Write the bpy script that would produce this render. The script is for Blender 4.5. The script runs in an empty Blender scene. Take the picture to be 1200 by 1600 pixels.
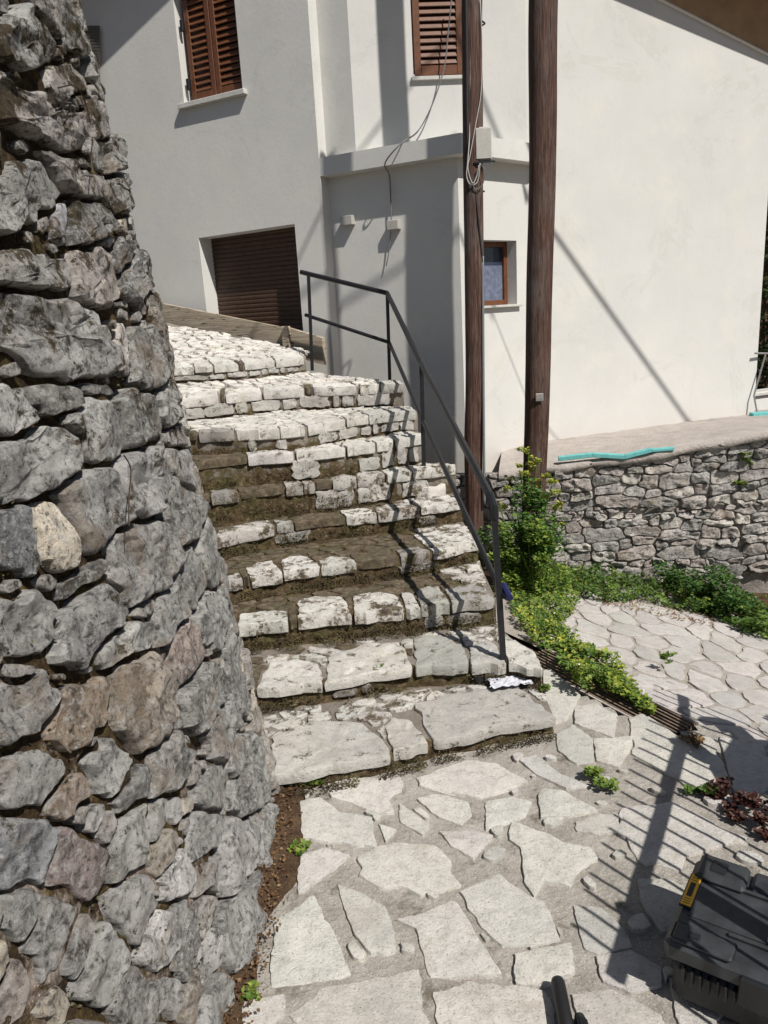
import bpy, math, random
import numpy as np
from mathutils import Vector, noise, geometry
random.seed(7)
RND = random.Random(11)
sc = bpy.context.scene
col = sc.collection
rad = math.radians

# ------------------------------------------------------------------ camera, sky, sun, exposure
F = 1200.0; PIT = rad(14.5); ROL = math.atan(.058); H = 1.85
FW = np.array([0, math.cos(PIT), -math.sin(PIT)]); UP = np.array([0, math.sin(PIT), math.cos(PIT)]); RT = np.array([1., 0, 0])
CR, SR = math.cos(ROL), math.sin(ROL)
CP = np.array([0, 0, H])
cam_d = bpy.data.cameras.new('camera'); cam = bpy.data.objects.new('camera', cam_d); col.objects.link(cam)
cam_d.sensor_fit = 'VERTICAL'; cam_d.sensor_height = 32.0; cam_d.lens = F / 1600 * 32.0
cam_d.clip_start = .05; cam_d.clip_end = 500
cx = RT * CR - UP * SR; cy = UP * CR + RT * SR
from mathutils import Matrix
cam.matrix_world = Matrix(((cx[0], cy[0], -FW[0], 0), (cx[1], cy[1], -FW[1], 0), (cx[2], cy[2], -FW[2], H), (0, 0, 0, 1)))
sc.camera = cam

SUN_AZ, SUN_EL = 144.0, 51.0
SUN = np.array([math.sin(rad(SUN_AZ)) * math.cos(rad(SUN_EL)), math.cos(rad(SUN_AZ)) * math.cos(rad(SUN_EL)), math.sin(rad(SUN_EL))])
w = bpy.data.worlds.new('World'); sc.world = w; w.use_nodes = True
wn = w.node_tree; bg = wn.nodes['Background']
sky = wn.nodes.new('ShaderNodeTexSky'); sky.sky_type = 'NISHITA'; sky.sun_disc = False
sky.sun_elevation = rad(SUN_EL); sky.sun_rotation = rad(SUN_AZ)
wn.links.new(sky.outputs[0], bg.inputs[0]); bg.inputs[1].default_value = .052
sl = bpy.data.lights.new('sun', 'SUN'); sl.energy = 4.9; sl.angle = rad(.5); sl.color = (1, .955, .89)
so = bpy.data.objects.new('sun', sl); col.objects.link(so)
so.rotation_euler = Vector(SUN.tolist()).to_track_quat('Z', 'Y').to_euler()
sc.view_settings.view_transform = 'Standard'; sc.view_settings.look = 'None'; sc.view_settings.gamma = 1
sc.view_settings.use_curve_mapping = False
sc.view_settings.exposure = 0.17

# ------------------------------------------------------------------ sight lines of the surveyed picture
def ray(x, y):
    a = (x - 600) / F; b = (800 - y) / F
    return FW + RT * (a * CR - b * SR * -1) + UP * (-a * SR + b * CR)
def onz(x, y, z=0.): d = ray(x, y); return CP + d * (z - H) / d[2]
def onY(x, y, Y): d = ray(x, y); return CP + d * Y / d[1]
def onpl(x, y, p0, n): d = ray(x, y); return CP + d * (np.dot(np.array(p0) - CP, n) / np.dot(d, n))
def proj(p):
    d = np.array(p, float) - CP; ww = d @ FW; au = d @ RT / ww; bu = d @ UP / ww
    return np.array([600 + (au * CR - bu * SR) * F, 800 - (au * SR + bu * CR) * F])

# ------------------------------------------------------------------ object helpers
def tag(o, label=None, cat=None, group=None, kind=None):
    if label: o['label'] = label
    if cat: o['category'] = cat
    if group: o['group'] = group
    if kind: o['kind'] = kind
    return o
def empty(name, loc, label=None, cat=None, group=None, kind=None):
    o = bpy.data.objects.new(name, None); col.objects.link(o); o.location = tuple(loc); o.empty_display_size = .1
    return tag(o, label, cat, group, kind)
WL = {}
def wloc(o):
    p = Vector(o.location)
    while o.parent: o = o.parent; p += Vector(o.location)
    return p
def link(name, verts, faces, mat, parent=None, origin=None, smooth=False, color=None, attr=None, sharp=0):
    v = np.array(verts, float)
    org = np.array(origin if origin is not None else v.mean(0), float)
    me = bpy.data.meshes.new(name)
    me.from_pydata((v - org).tolist(), [], [tuple(f) for f in faces])
    if smooth: me.polygons.foreach_set('use_smooth', [True] * len(me.polygons))
    if attr is not None:
        a = me.attributes.new('mask', 'FLOAT', 'POINT'); a.data.foreach_set('value', np.array(attr, float))
    me.update()
    if sharp: me.set_sharp_from_angle(angle=rad(sharp))
    if mat: me.materials.append(mat)
    o = bpy.data.objects.new(name, me); col.objects.link(o)
    if parent is not None:
        o.parent = parent; o.location = Vector(org.tolist()) - wloc(parent)
    else: o.location = org.tolist()
    if color is not None: o.color = (*color, 1)
    return o
class MB:
    def __init__(s): s.v = []; s.f = []
    def add(s, v, f):
        n = len(s.v); s.v += [tuple(p) for p in v]; s.f += [tuple(i + n for i in q) for q in f]; return s
    def quadbox(s, a, off):                # a: 4 pts, extruded by off
        a = np.array(a, float); c = a + np.array(off, float)
        return s.add(list(a) + list(c), [(3, 2, 1, 0), (4, 5, 6, 7)] + [(i, (i + 1) % 4, 4 + (i + 1) % 4, 4 + i) for i in range(4)])
    def box(s, o, ax, ay, az):                # corner o and three edge vectors
        o = np.array(o, float); ax, ay, az = (np.array(k, float) for k in (ax, ay, az))
        p = [o, o + ax, o + ax + ay, o + ay]; p += [q + az for q in p]
        return s.add(p, [(3, 2, 1, 0), (4, 5, 6, 7), (0, 1, 5, 4), (1, 2, 6, 5), (2, 3, 7, 6), (3, 0, 4, 7)])
    def cbox(s, o, ax, ay, az, c=.004):       # bevelled box
        o = np.array(o, float); A = [np.array(k, float) for k in (ax, ay, az)]
        L = [np.linalg.norm(k) for k in A]; U = [k / l for k, l in zip(A, L)]
        ctr = o + sum(A) / 2; pts = []; idx = {}
        for sx in (-1, 1):
            for sy in (-1, 1):
                for sz in (-1, 1):
                    for m in range(3):
                        h = [L[i] / 2 - (0 if i == m else c) for i in range(3)]
                        idx[(sx, sy, sz, m)] = len(pts)
                        pts.append(ctr + U[0] * h[0] * sx + U[1] * h[1] * sy + U[2] * h[2] * sz)
        fs = []
        for m in range(3):
            a, b = [i for i in range(3) if i != m]
            for sg in (-1, 1):
                q = []
                for (p, r) in ((-1, -1), (1, -1), (1, 1), (-1, 1)):
                    k = [0, 0, 0]; k[m] = sg; k[a] = p; k[b] = r; q.append(idx[(*k, m)])
                fs.append(q)
        for m in range(3):                    # edges along m
            a, b = [i for i in range(3) if i != m]
            for p in (-1, 1):
                for r in (-1, 1):
                    def K(t, fm): k = [0, 0, 0]; k[m] = t; k[a] = p; k[b] = r; return idx[(*k, fm)]
                    fs.append([K(-1, a), K(1, a), K(1, b), K(-1, b)])
        for sx in (-1, 1):
            for sy in (-1, 1):
                for sz in (-1, 1): fs.append([idx[(sx, sy, sz, m)] for m in range(3)])
        return s.add(pts, fs)
    def tube(s, path, r, n=8, cap=True, twist=0):
        P = [np.array(p, float) for p in path]; R = r if hasattr(r, '__len__') else [r] * len(P)
        rings = []; up = None
        for i, p in enumerate(P):
            t = P[min(i + 1, len(P) - 1)] - P[max(i - 1, 0)]; t /= (np.linalg.norm(t) + 1e-9)
            if up is None:
                up = np.array([0, 0, 1.]) if abs(t[2]) < .9 else np.array([1., 0, 0])
            a = np.cross(t, up); a /= np.linalg.norm(a); b = np.cross(t, a); up = -b if False else np.cross(a, t)
            rings.append([p + R[i] * (a * math.cos(q) + b * math.sin(q)) for q in (2 * math.pi * (k + twist) / n for k in range(n))])
        v = [q for rg in rings for q in rg]; f = []
        for i in range(len(P) - 1):
            for k in range(n):
                f.append((i * n + k, i * n + (k + 1) % n, (i + 1) * n + (k + 1) % n, (i + 1) * n + k))
        if cap: f.append(tuple(range(n))[::-1]); f.append(tuple((len(P) - 1) * n + k for k in range(n)))
        return s.add(v, f)
    def build(s, name, mat, parent=None, origin=None, smooth=False, color=None):
        return link(name, s.v, s.f, mat, parent, origin, smooth, color)
def fb(p, sc_=1., oc=3, seed=0.):
    v = 0; a = 1.; q = Vector((p[0] * sc_ + seed, p[1] * sc_ + seed * 1.7, p[2] * sc_ - seed))
    for _ in range(oc): v += a * noise.noise(q); q = q * 2.03; a *= .5
    return v
def pip(x, y, poly):
    x = np.asarray(x, float); y = np.asarray(y, float); r = np.zeros(x.shape, bool); n = len(poly); j = n - 1
    for i in range(n):
        xi, yi = poly[i]; xj, yj = poly[j]
        c = ((yi > y) != (yj > y)) & (x < (xj - xi) * (y - yi) / (yj - yi + 1e-12) + xi)
        r ^= c; j = i
    return r
def cr(pts, n=12):
    P = np.array(pts, float); out = []
    for i in range(len(P) - 1):
        a, b = P[max(i - 1, 0)], P[i]; c, d = P[i + 1], P[min(i + 2, len(P) - 1)]
        for k in range(n):
            t = k / n
            out.append(.5 * ((2 * b) + (-a + c) * t + (2 * a - 5 * b + 4 * c - d) * t * t + (-a + 3 * b - 3 * c + d) * t ** 3))
    out.append(P[-1]); return np.array(out)

# ------------------------------------------------------------------ materials
class NT:
    def __init__(s, name, rough=.85, spec=.3):
        s.m = bpy.data.materials.new(name); s.m.use_nodes = True; s.t = s.m.node_tree
        s.b = s.t.nodes['Principled BSDF']; s.b.inputs['Roughness'].default_value = rough
        s.b.inputs['Specular IOR Level'].default_value = spec
        s.tc = s.t.nodes.new('ShaderNodeTexCoord'); s.geo = s.t.nodes.new('ShaderNodeNewGeometry')
    def n(s, ty, **k):
        x = s.t.nodes.new(ty)
        for a, b in k.items(): setattr(x, a, b)
        return x
    def L(s, a, b): s.t.links.new(a, b)
    def noise(s, scale, detail=5, rough=.6, dist=0., vec=None, sx=(1, 1, 1)):
        x = s.n('ShaderNodeTexNoise'); x.inputs['Scale'].default_value = scale; x.inputs['Detail'].default_value = detail
        x.inputs['Roughness'].default_value = rough; x.inputs['Distortion'].default_value = dist
        mp = s.n('ShaderNodeMapping'); mp.inputs['Scale'].default_value = sx
        s.L(vec or s.geo.outputs['Position'], mp.inputs[0]); s.L(mp.outputs[0], x.inputs['Vector'])
        return x.outputs['Fac']
    def vor(s, scale, feature='F1', sx=(1, 1, 1), vec=None):
        x = s.n('ShaderNodeTexVoronoi', feature=feature); x.inputs['Scale'].default_value = scale
        mp = s.n('ShaderNodeMapping'); mp.inputs['Scale'].default_value = sx
        s.L(vec or s.geo.outputs['Position'], mp.inputs[0]); s.L(mp.outputs[0], x.inputs['Vector'])
        return x.outputs['Distance']
    def ramp(s, fac, stops):
        x = s.n('ShaderNodeValToRGB'); e = x.color_ramp.elements
        while len(e) < len(stops): e.new(.5)
        for i, (p, c) in enumerate(stops):
            e[i].position = p; e[i].color = (*c, 1) if hasattr(c, '__len__') else (c, c, c, 1)
        s.L(fac, x.inputs[0]); return x.outputs[0]
    def mix(s, fac, a, b, mode='MIX'):
        x = s.n('ShaderNodeMix', data_type='RGBA', blend_type=mode)
        for n_, (sock, v) in enumerate(((x.inputs[0], fac), (x.inputs[6], a), (x.inputs[7], b))):
            if isinstance(v, bpy.types.NodeSocket): s.L(v, sock)
            elif hasattr(v, '__len__'): sock.default_value = (*v, 1)
            else: sock.default_value = v if n_ == 0 else (v, v, v, 1)
        return x.outputs[2]
    def math(s, op, a, b=0.):
        x = s.n('ShaderNodeMath', operation=op)
        for sock, v in ((x.inputs[0], a), (x.inputs[1], b)):
            if isinstance(v, bpy.types.NodeSocket): s.L(v, sock)
            else: sock.default_value = v
        return x.outputs[0]
    def bump(s, h, strength=.5, dist=.01, prev=None):
        x = s.n('ShaderNodeBump'); x.inputs['Strength'].default_value = strength; x.inputs['Distance'].default_value = dist
        s.L(h, x.inputs['Height'])
        if prev is not None: s.L(prev, x.inputs['Normal'])
        return x.outputs[0]
    def out(s, colr, nrm=None, rough=None):
        if isinstance(colr, bpy.types.NodeSocket): s.L(colr, s.b.inputs['Base Color'])
        else: s.b.inputs['Base Color'].default_value = (*colr, 1)
        if nrm is not None: s.L(nrm, s.b.inputs['Normal'])
        if rough is not None: s.L(rough, s.b.inputs['Roughness'])
        return s.m
def m_plain(name, c, rough=.6, spec=.4, var=.12, bump=.0, scale=40, metal=0.):
    t = NT(name, rough, spec); n = t.noise(scale, 4)
    c1 = tuple(k * (1 - var) for k in c); c2 = tuple(min(1, k * (1 + var)) for k in c)
    t.b.inputs['Metallic'].default_value = metal
    return t.out(t.ramp(n, [(.3, c1), (.7, c2)]), t.bump(n, bump, .004) if bump else None)

def m_plaster():
    t = NT('white_plaster', .9, .2)
    a = t.noise(1.6, 5, .6); b = t.noise(9, 4, .6); f = t.noise(160, 4, .7); g = t.noise(30, 3, .5)
    c = t.ramp(a, [(.3, (.555, .55, .525)), (.7, (.61, .602, .575))])
    c = t.mix(t.ramp(b, [(.5, 0.), (.75, .3)]), c, (.56, .555, .50))
    c = t.mix(t.ramp(t.noise(3, 6, .7, 0, None, (3, 3, .5)), [(.55, 0.), (.8, .25)]), c, (.50, .49, .45))
    c = t.mix(t.ramp(t.noise(1.1, 8, .8, .8), [(.57, 0.), (.585, .3), (.62, .12), (.72, 0.)]), c, (.44, .43, .38))
    c = t.mix(t.ramp(t.noise(14, 8, .85, .4, None, (1, 1, .12)), [(.58, 0.), (.74, .22)]), c, (.42, .40, .36))
    c = t.mix(t.ramp(t.noise(60, 4, .8), [(.68, 0.), (.74, .35)]), c, (.38, .36, .32))
    c = t.mix(t.ramp(t.noise(2.3, 5, .6, 0), [(.36, .35), (.46, 0.)]), c, (.64, .62, .55))
    z = t.n('ShaderNodeSeparateXYZ'); t.L(t.geo.outputs['Position'], z.inputs[0])
    low = t.ramp(t.math('ADD', z.outputs[2], t.math('MULTIPLY', b, .25)), [(.56, .55), (.86, 0.)])   # splash dirt at the foot of the walls
    c = t.mix(low, c, (.56, .50, .45))
    n = t.bump(f, .3, .003); n = t.bump(g, .10, .010, n); n = t.bump(a, .10, .03, n)
    return t.out(c, n)
def m_rock():                                  # retaining wall limestone; tint from each stone
    t = NT('grey_limestone', .88, .25)
    oi = t.n('ShaderNodeObjectInfo')
    off = t.n('ShaderNodeVectorMath', operation='ADD'); t.L(t.geo.outputs['Position'], off.inputs[0])
    cmb = t.n('ShaderNodeCombineXYZ'); t.L(t.math('MULTIPLY', oi.outputs['Random'], 37.), cmb.inputs[0]); t.L(t.math('MULTIPLY', oi.outputs['Random'], 11.), cmb.inputs[2])
    t.L(cmb.outputs[0], off.inputs[1]); V = off.outputs[0]
    big = t.noise(6, 5, .6, .2, V); med = t.noise(26, 8, .75, .25, V); fine = t.noise(95, 6, .8, .1, V); mid = t.noise(52, 7, .8, .2, V)
    st = t.noise(30, 7, .75, .35, V, (1, 1, 2.6))
    base = t.mix(t.ramp(big, [(.32, 0.), (.68, 1.)]), (.62, .61, .60), (2.0, 1.97, 1.90))
    c = t.mix(1., oi.outputs['Color'], base, 'MULTIPLY')
    c = t.mix(t.ramp(med, [(.36, .8), (.49, 0.)]), c, (.075, .072, .07))
    c = t.mix(t.ramp(st, [(.52, 0.), (.60, .55)]), c, (.56, .55, .535))         # pale lichen and calcite
    c = t.mix(t.ramp(mid, [(.53, 0.), (.59, .75)]), c, (.66, .65, .62))
    c = t.mix(t.ramp(mid, [(.38, .85), (.45, 0.)]), c, (.06, .057, .052))
    c = t.mix(t.ramp(fine, [(.58, 0.), (.66, .6)]), c, (.66, .65, .62))
    c = t.mix(t.ramp(fine, [(.35, .8), (.43, 0.)]), c, (.05, .047, .043))
    c = t.mix(t.ramp(t.noise(4, 6, .75, 0, V), [(.54, 0.), (.64, .6)]), c, (.30, .225, .155))
    z = t.n('ShaderNodeSeparateXYZ'); t.L(t.geo.outputs['Position'], z.inputs[0])
    g = t.math('ADD', t.noise(7, 8, .8, .3), t.math('MULTIPLY', z.outputs[2], .06))
    c = t.mix(t.ramp(g, [(.645, 0.), (.69, .92)]), c, t.ramp(mid, [(.35, (.02, .014, .008)), (.65, (.11, .075, .03))]))
    h = t.math('ADD', t.math('MULTIPLY', med, 1.1), t.math('MULTIPLY', mid, .8))
    n = t.bump(h, 1., .026); n = t.bump(st, .7, .012, n); n = t.bump(fine, 1., .010, n)
    return t.out(c, n)
def m_flag(name='pale_flagstone', moss=0.):
    t = NT(name, .85, .25)
    oi = t.n('ShaderNodeObjectInfo')
    big = t.noise(5, 6, .6, .3); med = t.noise(22, 7, .75, .3); fine = t.noise(120, 6, .8); pit = t.vor(60); mid = t.noise(60, 6, .8)
    base = t.mix(t.ramp(big, [(.3, 0.), (.7, 1.)]), (.84, .84, .84), (1.08, 1.07, 1.05))
    c = t.mix(1., oi.outputs['Color'], base, 'MULTIPLY')
    c = t.mix(t.ramp(med, [(.48, 0.), (.66, .6)]), c, (.33, .32, .285))
    c = t.mix(t.ramp(mid, [(.30, .75), (.43, 0.)]), c, (.24, .225, .19))
    c = t.mix(t.ramp(fine, [(.32, .8), (.44, 0.)]), c, (.17, .16, .135))
    c = t.mix(t.ramp(fine, [(.57, 0.), (.68, .6)]), c, (.74, .73, .70))
    c = t.mix(t.ramp(pit, [(.08, .7), (.16, 0.)]), c, (.13, .12, .10))
    c = t.mix(t.ramp(t.noise(3.3, 5, .7), [(.56, 0.), (.72, .5)]), c, (.36, .31, .235))
    if moss:                                    # dried moss and earth lying on the stone in patches
        mo = t.noise(26, 6, .75); g = t.noise(6, 5, .6)
        dirt = t.ramp(mo, [(.30, (.020, .014, .008)), (.43, (.062, .043, .024)), (.56, (.12, .088, .052)), (.70, (.27, .22, .16))])
        dirt = t.mix(t.ramp(g, [(.48, 0.), (.62, .7)]), dirt, t.ramp(mo, [(.35, (.030, .030, .013)), (.7, (.12, .105, .045))]))
        k = t.math('ADD', t.noise(11, 7, .75, .3), t.math('MULTIPLY', t.noise(55, 5, .8), .35))
        c = t.mix(t.ramp(k, [(.98 - moss, 0.), (1.06 - moss, .95)]), c, dirt)
    n = t.bump(med, .7, .012); n = t.bump(mid, .6, .006, n); n = t.bump(fine, .6, .003, n)
    return t.out(c, n)
def m_mortar(name, c0, c1, c2, bs=.8):
    t = NT(name, .95, .15)
    a = t.noise(8, 6, .7); f = t.noise(150, 5, .8); p = t.vor(120); q = t.vor(48)
    c = t.ramp(a, [(.3, c0), (.7, c1)])
    c = t.mix(t.ramp(f, [(.3, .7), (.47, 0.)]), c, c2)
    c = t.mix(t.ramp(p, [(.14, .6), (.3, 0.)]), c, tuple(min(1, k * 1.6) for k in c1))
    if name == 'grey_mortar':
        c = t.mix(t.ramp(t.noise(4.5, 8, .8, .3), [(.54, 0.), (.64, .75)]), c, t.ramp(t.noise(40, 5, .8), [(.35, (.05, .042, .028)), (.7, (.17, .145, .10))]))
    if name == 'pink_lime_mortar':
        z = t.n('ShaderNodeSeparateXYZ'); t.L(t.geo.outputs['Position'], z.inputs[0])
        g = t.math('ADD', t.noise(5, 7, .75, .3), t.math('MULTIPLY', z.outputs[2], .085))
        ms = t.ramp(t.noise(30, 6, .8), [(.3, (.012, .009, .006)), (.5, (.05, .032, .018)), (.62, (.10, .075, .025)), (.75, (.22, .13, .07))])
        c = t.mix(t.ramp(g, [(.44, 0.), (.54, 1.)]), c, ms)
    n = t.bump(f, bs, .006); n = t.bump(a, .8, .02, n); n = t.bump(q, .4, .006, n)
    return t.out(c, n)
def m_step():                                  # mortar with dried moss where the mask says it grows
    t = NT('mossy_mortar', .96, .1)
    at = t.n('ShaderNodeAttribute'); at.attribute_name = 'mask'
    a = t.noise(9, 6, .7); f = t.noise(140, 5, .8); mo = t.noise(26, 6, .75); g = t.noise(6, 5, .6)
    mort = t.mix(t.ramp(f, [(.3, .7), (.5, 0.)]), t.ramp(a, [(.3, (.20, .175, .145)), (.7, (.31, .275, .235))]), (.10, .09, .075))
    dirt = t.ramp(mo, [(.30, (.020, .014, .008)), (.43, (.065, .045, .025)), (.56, (.125, .09, .052)), (.70, (.27, .22, .16))])
    dirt = t.mix(t.ramp(g, [(.48, 0.), (.62, .7)]), dirt, t.ramp(mo, [(.35, (.035, .034, .014)), (.7, (.13, .115, .048))]))
    mk = t.math('ADD', at.outputs['Fac'], t.math('MULTIPLY', t.math('SUBTRACT', t.noise(13, 6, .7), .5), 1.3))
    c = t.mix(t.ramp(mk, [(.42, 0.), (.58, 1.)]), mort, dirt)
    n = t.bump(f, .8, .006); n = t.bump(mo, .9, .018, n)
    return t.out(c, n)
def m_wood(name, c0, c1, c2, sx=(18, 18, .7), bump=.6):
    t = NT(name, .7, .3)
    g = t.noise(4, 7, .7, .4, None, sx); k = t.noise(2.0, 4, .6); cr_ = t.noise(9, 4, .6, .2, None, (sx[0] * .8, sx[1] * .8, sx[2] * .5))
    c = t.ramp(g, [(.3, c0), (.5, c1), (.7, c2)])
    c = t.mix(t.ramp(k, [(.45, 0.), (.7, .5)]), c, tuple(v * .55 for v in c1))
    if bump > .9: c = t.mix(t.ramp(t.noise(3.1, 6, .7, .3, None, (2, 2, .6)), [(.50, 0.), (.66, .6)]), c, (.13, .115, .105))
    c = t.mix(t.ramp(cr_, [(.35, .95), (.41, 0.)]), c, tuple(v * .2 for v in c0))
    return t.out(c, t.bump(g, bump, .006, t.bump(t.ramp(cr_, [(.33, 0.), (.42, 1.)]), .5, .008)))
def m_leaf(name, a, b, c_):
    t = NT(name, .55, .35); at = t.n('ShaderNodeAttribute'); at.attribute_name = 'mask'
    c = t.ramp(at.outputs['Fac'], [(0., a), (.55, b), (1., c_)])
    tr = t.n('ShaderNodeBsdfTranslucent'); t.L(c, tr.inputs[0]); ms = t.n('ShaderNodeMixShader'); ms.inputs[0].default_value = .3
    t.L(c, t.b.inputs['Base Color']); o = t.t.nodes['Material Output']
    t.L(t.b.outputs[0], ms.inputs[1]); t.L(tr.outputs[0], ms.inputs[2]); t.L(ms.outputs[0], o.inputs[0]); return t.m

M = dict(
    plaster=m_plaster(), rock=m_rock(), flag=m_flag(), sflag=m_flag('worn_step_stone', .31), cflag=m_flag('cleaner_step_stone', .24), mflag=m_flag('moss_covered_stone', .56), step=m_step(),
    mortar=m_mortar('grey_mortar', (.27, .25, .22), (.42, .39, .35), (.13, .12, .10)),
    wallmortar=m_mortar('pink_lime_mortar', (.16, .115, .085), (.52, .45, .40), (.05, .034, .024), 1.),
    court=m_mortar('courtyard_mortar', (.30, .27, .235), (.40, .365, .325), (.18, .16, .135)),
    concrete=m_mortar('terrace_concrete', (.32, .285, .26), (.44, .40, .365), (.17, .15, .13), .5),
    soil=m_mortar('dry_soil', (.035, .020, .012), (.13, .085, .05), (.015, .01, .006), 1.),
    drystone=m_mortar('dark_joint', (.17, .15, .13), (.40, .365, .325), (.06, .05, .042)),
    pole=m_wood('tarred_pole_wood', (.018, .011, .009), (.080, .040, .028), (.20, .125, .095), (34, 34, 1.1), 1.),
    board=m_wood('weathered_board', (.20, .165, .115), (.36, .30, .225), (.50, .44, .35), (.8, .8, 14), .4),
    brown=m_plain('brown_shutter_paint', (.125, .045, .017), .45, .5, .25, .2, 30),
    dark_brown=m_plain('dark_brown_slat', (.060, .032, .020), .5, .4, .25, .2, 30),
    iron=m_plain('black_painted_iron', (.012, .0125, .015), .38, .5, .25, .25, 60),
    white=m_plain('white_paint', (.66, .65, .62), .6, .3, .06),
    stone_sill=m_plain('marble_sill', (.50, .49, .46), .6, .3, .12, .1, 20),
    soffit=m_plain('ochre_soffit_paint', (.34, .22, .12), .8, .2, .15, .1, 6),
    tile=m_plain('roof_tile_clay', (.14, .09, .06), .85, .2, .3, .3, 15),
    grey=m_plain('grey_meter_box', (.40, .385, .35), .6, .3, .08),
    greydark=m_plain('grey_pipe', (.17, .18, .19), .5, .4, .1),
    cable=m_plain('black_cable', (.02, .02, .02), .6, .4),
    wcable=m_plain('white_cable', (.42, .40, .38), .6, .4),
    gcable=m_plain('grey_cable', (.16, .15, .15), .6, .4),
    turq=m_plain('turquoise_foam', (.14, .42, .41), .8, .2, .15, .3, 25),
    case=m_plain('charcoal_case_plastic', (.030, .033, .036), .46, .5, .45, .2, 14),
    case2=m_plain('black_case_plastic', (.012, .013, .015), .38, .5, .18, .15, 200),
    yellow=m_plain('yellow_label', (.82, .44, .02), .5, .4, .04),
    black=m_plain('black_rubber', (.012, .012, .013), .5, .4),
    blue=m_plain('blue_paint_tape', (.012, .016, .07), .5, .4),
    paper=m_plain('crumpled_paper', (.50, .51, .56), .7, .3, .2, .5, 30),
    steel=m_plain('galvanised_steel', (.33, .32, .30), .45, .5, .3, .2, 60, .6),
    rust=m_plain('rusty_grate', (.20, .15, .11), .7, .4, .4, .4, 60, .2),
    glass=m_plain('window_glass', (.03, .04, .07), .08, .6, .1),
    curtain=m_plain('lace_curtain', (.13, .15, .21), .9, .1, .3, .0, 25),
    skin=m_plain('skin', (.45, .28, .20), .6, .3), cloth=m_plain('dark_work_clothes', (.04, .05, .08), .9, .1, .2, .3, 60),
    leaf=m_leaf('weed_leaf', (.03, .07, .012), (.10, .18, .028), (.29, .34, .055)),
    dleaf=m_leaf('shrub_leaf', (.018, .05, .010), (.055, .13, .022), (.15, .24, .04)),
    yleaf=m_leaf('flowering_weed_leaf', (.10, .17, .02), (.27, .33, .04), (.50, .48, .06)),
    hedge=m_leaf('hedge_leaf', (.008, .018, .005), (.025, .05, .012), (.09, .12, .03)),
    moss=m_leaf('moss_blade', (.045, .034, .018), (.10, .085, .040), (.19, .17, .07)),
    litter=m_leaf('leaf_litter', (.05, .025, .012), (.15, .075, .03), (.33, .22, .11)),
    redleaf=m_leaf('red_succulent_leaf', (.025, .010, .009), (.075, .022, .020), (.14, .08, .05)),
    whiteflower=m_plain('white_petal', (.7, .7, .66), .7, .2),
)

# ------------------------------------------------------------------ stones
def resample(poly, n):
    P = np.array(poly, float); Q = np.vstack([P, P[:1]]); seg = np.linalg.norm(np.diff(Q, axis=0), axis=1)
    cum = np.concatenate([[0], np.cumsum(seg)]); t = np.linspace(0, cum[-1], n, endpoint=False)
    return np.stack([np.interp(t, cum, Q[:, 0]), np.interp(t, cum, Q[:, 1])], 1)
def soften(P, k=.25, it=1):
    for _ in range(it): P = P * (1 - 2 * k) + k * np.roll(P, 1, 0) + k * np.roll(P, -1, 0)
    return P
SEED = [0]
def stone(poly, fmap, out, inn, mat, parent, color, nang=22, prof=None, rough=.25, jag=.06, name='stone', soft=.2, tilt=.15, nsc=9., oc=3, shp=38):
    """poly in surface coordinates (u,v); fmap(u,v,h) -> world; rings step up from the joint to the face"""
    SEED[0] += 1; sd = SEED[0] * .731
    P = soften(resample(poly, nang), soft, 1); c = P.mean(0); size = math.sqrt(max(1e-9, abs(np.sum(P[:, 0] * np.roll(P[:, 1], -1) - P[:, 1] * np.roll(P[:, 0], -1)) / 2)))
    prof = prof or [(1., -1.), (1.0, .25), (.965, .66), (.88, .92), (.66, 1.), (.38, 1.03), (.15, 1.04)]
    tu, tv = RND.uniform(-tilt, tilt), RND.uniform(-tilt, tilt)
    D = P - c; vs = []; N = len(P)
    jit = np.array([1 + jag * fb((math.cos(6.283 * k / N) * 1.4, math.sin(6.283 * k / N) * 1.4, sd), 2.4, 4) for k in range(N)])
    for (s, h) in prof:
        for k in range(N):
            q = c + D[k] * s * jit[k]; r = D[k] * s / size
            if h < 0: hh = inn * h
            else:
                hh = out * h + out * (tu * r[0] + tv * r[1]) * h
                pn = (q[0], q[1], sd)
                hh += out * rough * h * fb(pn, nsc, oc) * (1 if s > .9 else 1.3)
            vs.append(fmap(q[0], q[1], hh))
    vs.append(fmap(c[0], c[1], out * 1.04 + out * rough * fb((c[0], c[1], sd), nsc, oc)))
    f = []; R_ = len(prof)
    for i in range(R_ - 1):
        for k in range(N):
            a, b = i * N + k, i * N + (k + 1) % N; f.append((a, b, b + N, a + N))
    for k in range(N): f.append(((R_ - 1) * N + k, (R_ - 1) * N + (k + 1) % N, R_ * N))
    if mat is None: return vs, f
    return link(name, vs, f, mat, parent, fmap(c[0], c[1], 0), True, color, sharp=shp)
def joined(list_vf, name, mat, parent, kind='stuff', smooth=True, color=None):
    b = MB()
    for v, f in list_vf: b.add(v, f)
    o = b.build(name, mat, parent, smooth=smooth, color=color)
    if kind: o['kind'] = kind
    return o
def metric(a, b, ang):
    c, s = math.cos(ang), math.sin(ang); Rm = np.array([[c, s], [-s, c]]); return Rm.T @ np.diag([1 / a ** 2, 1 / b ** 2]) @ Rm
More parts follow.
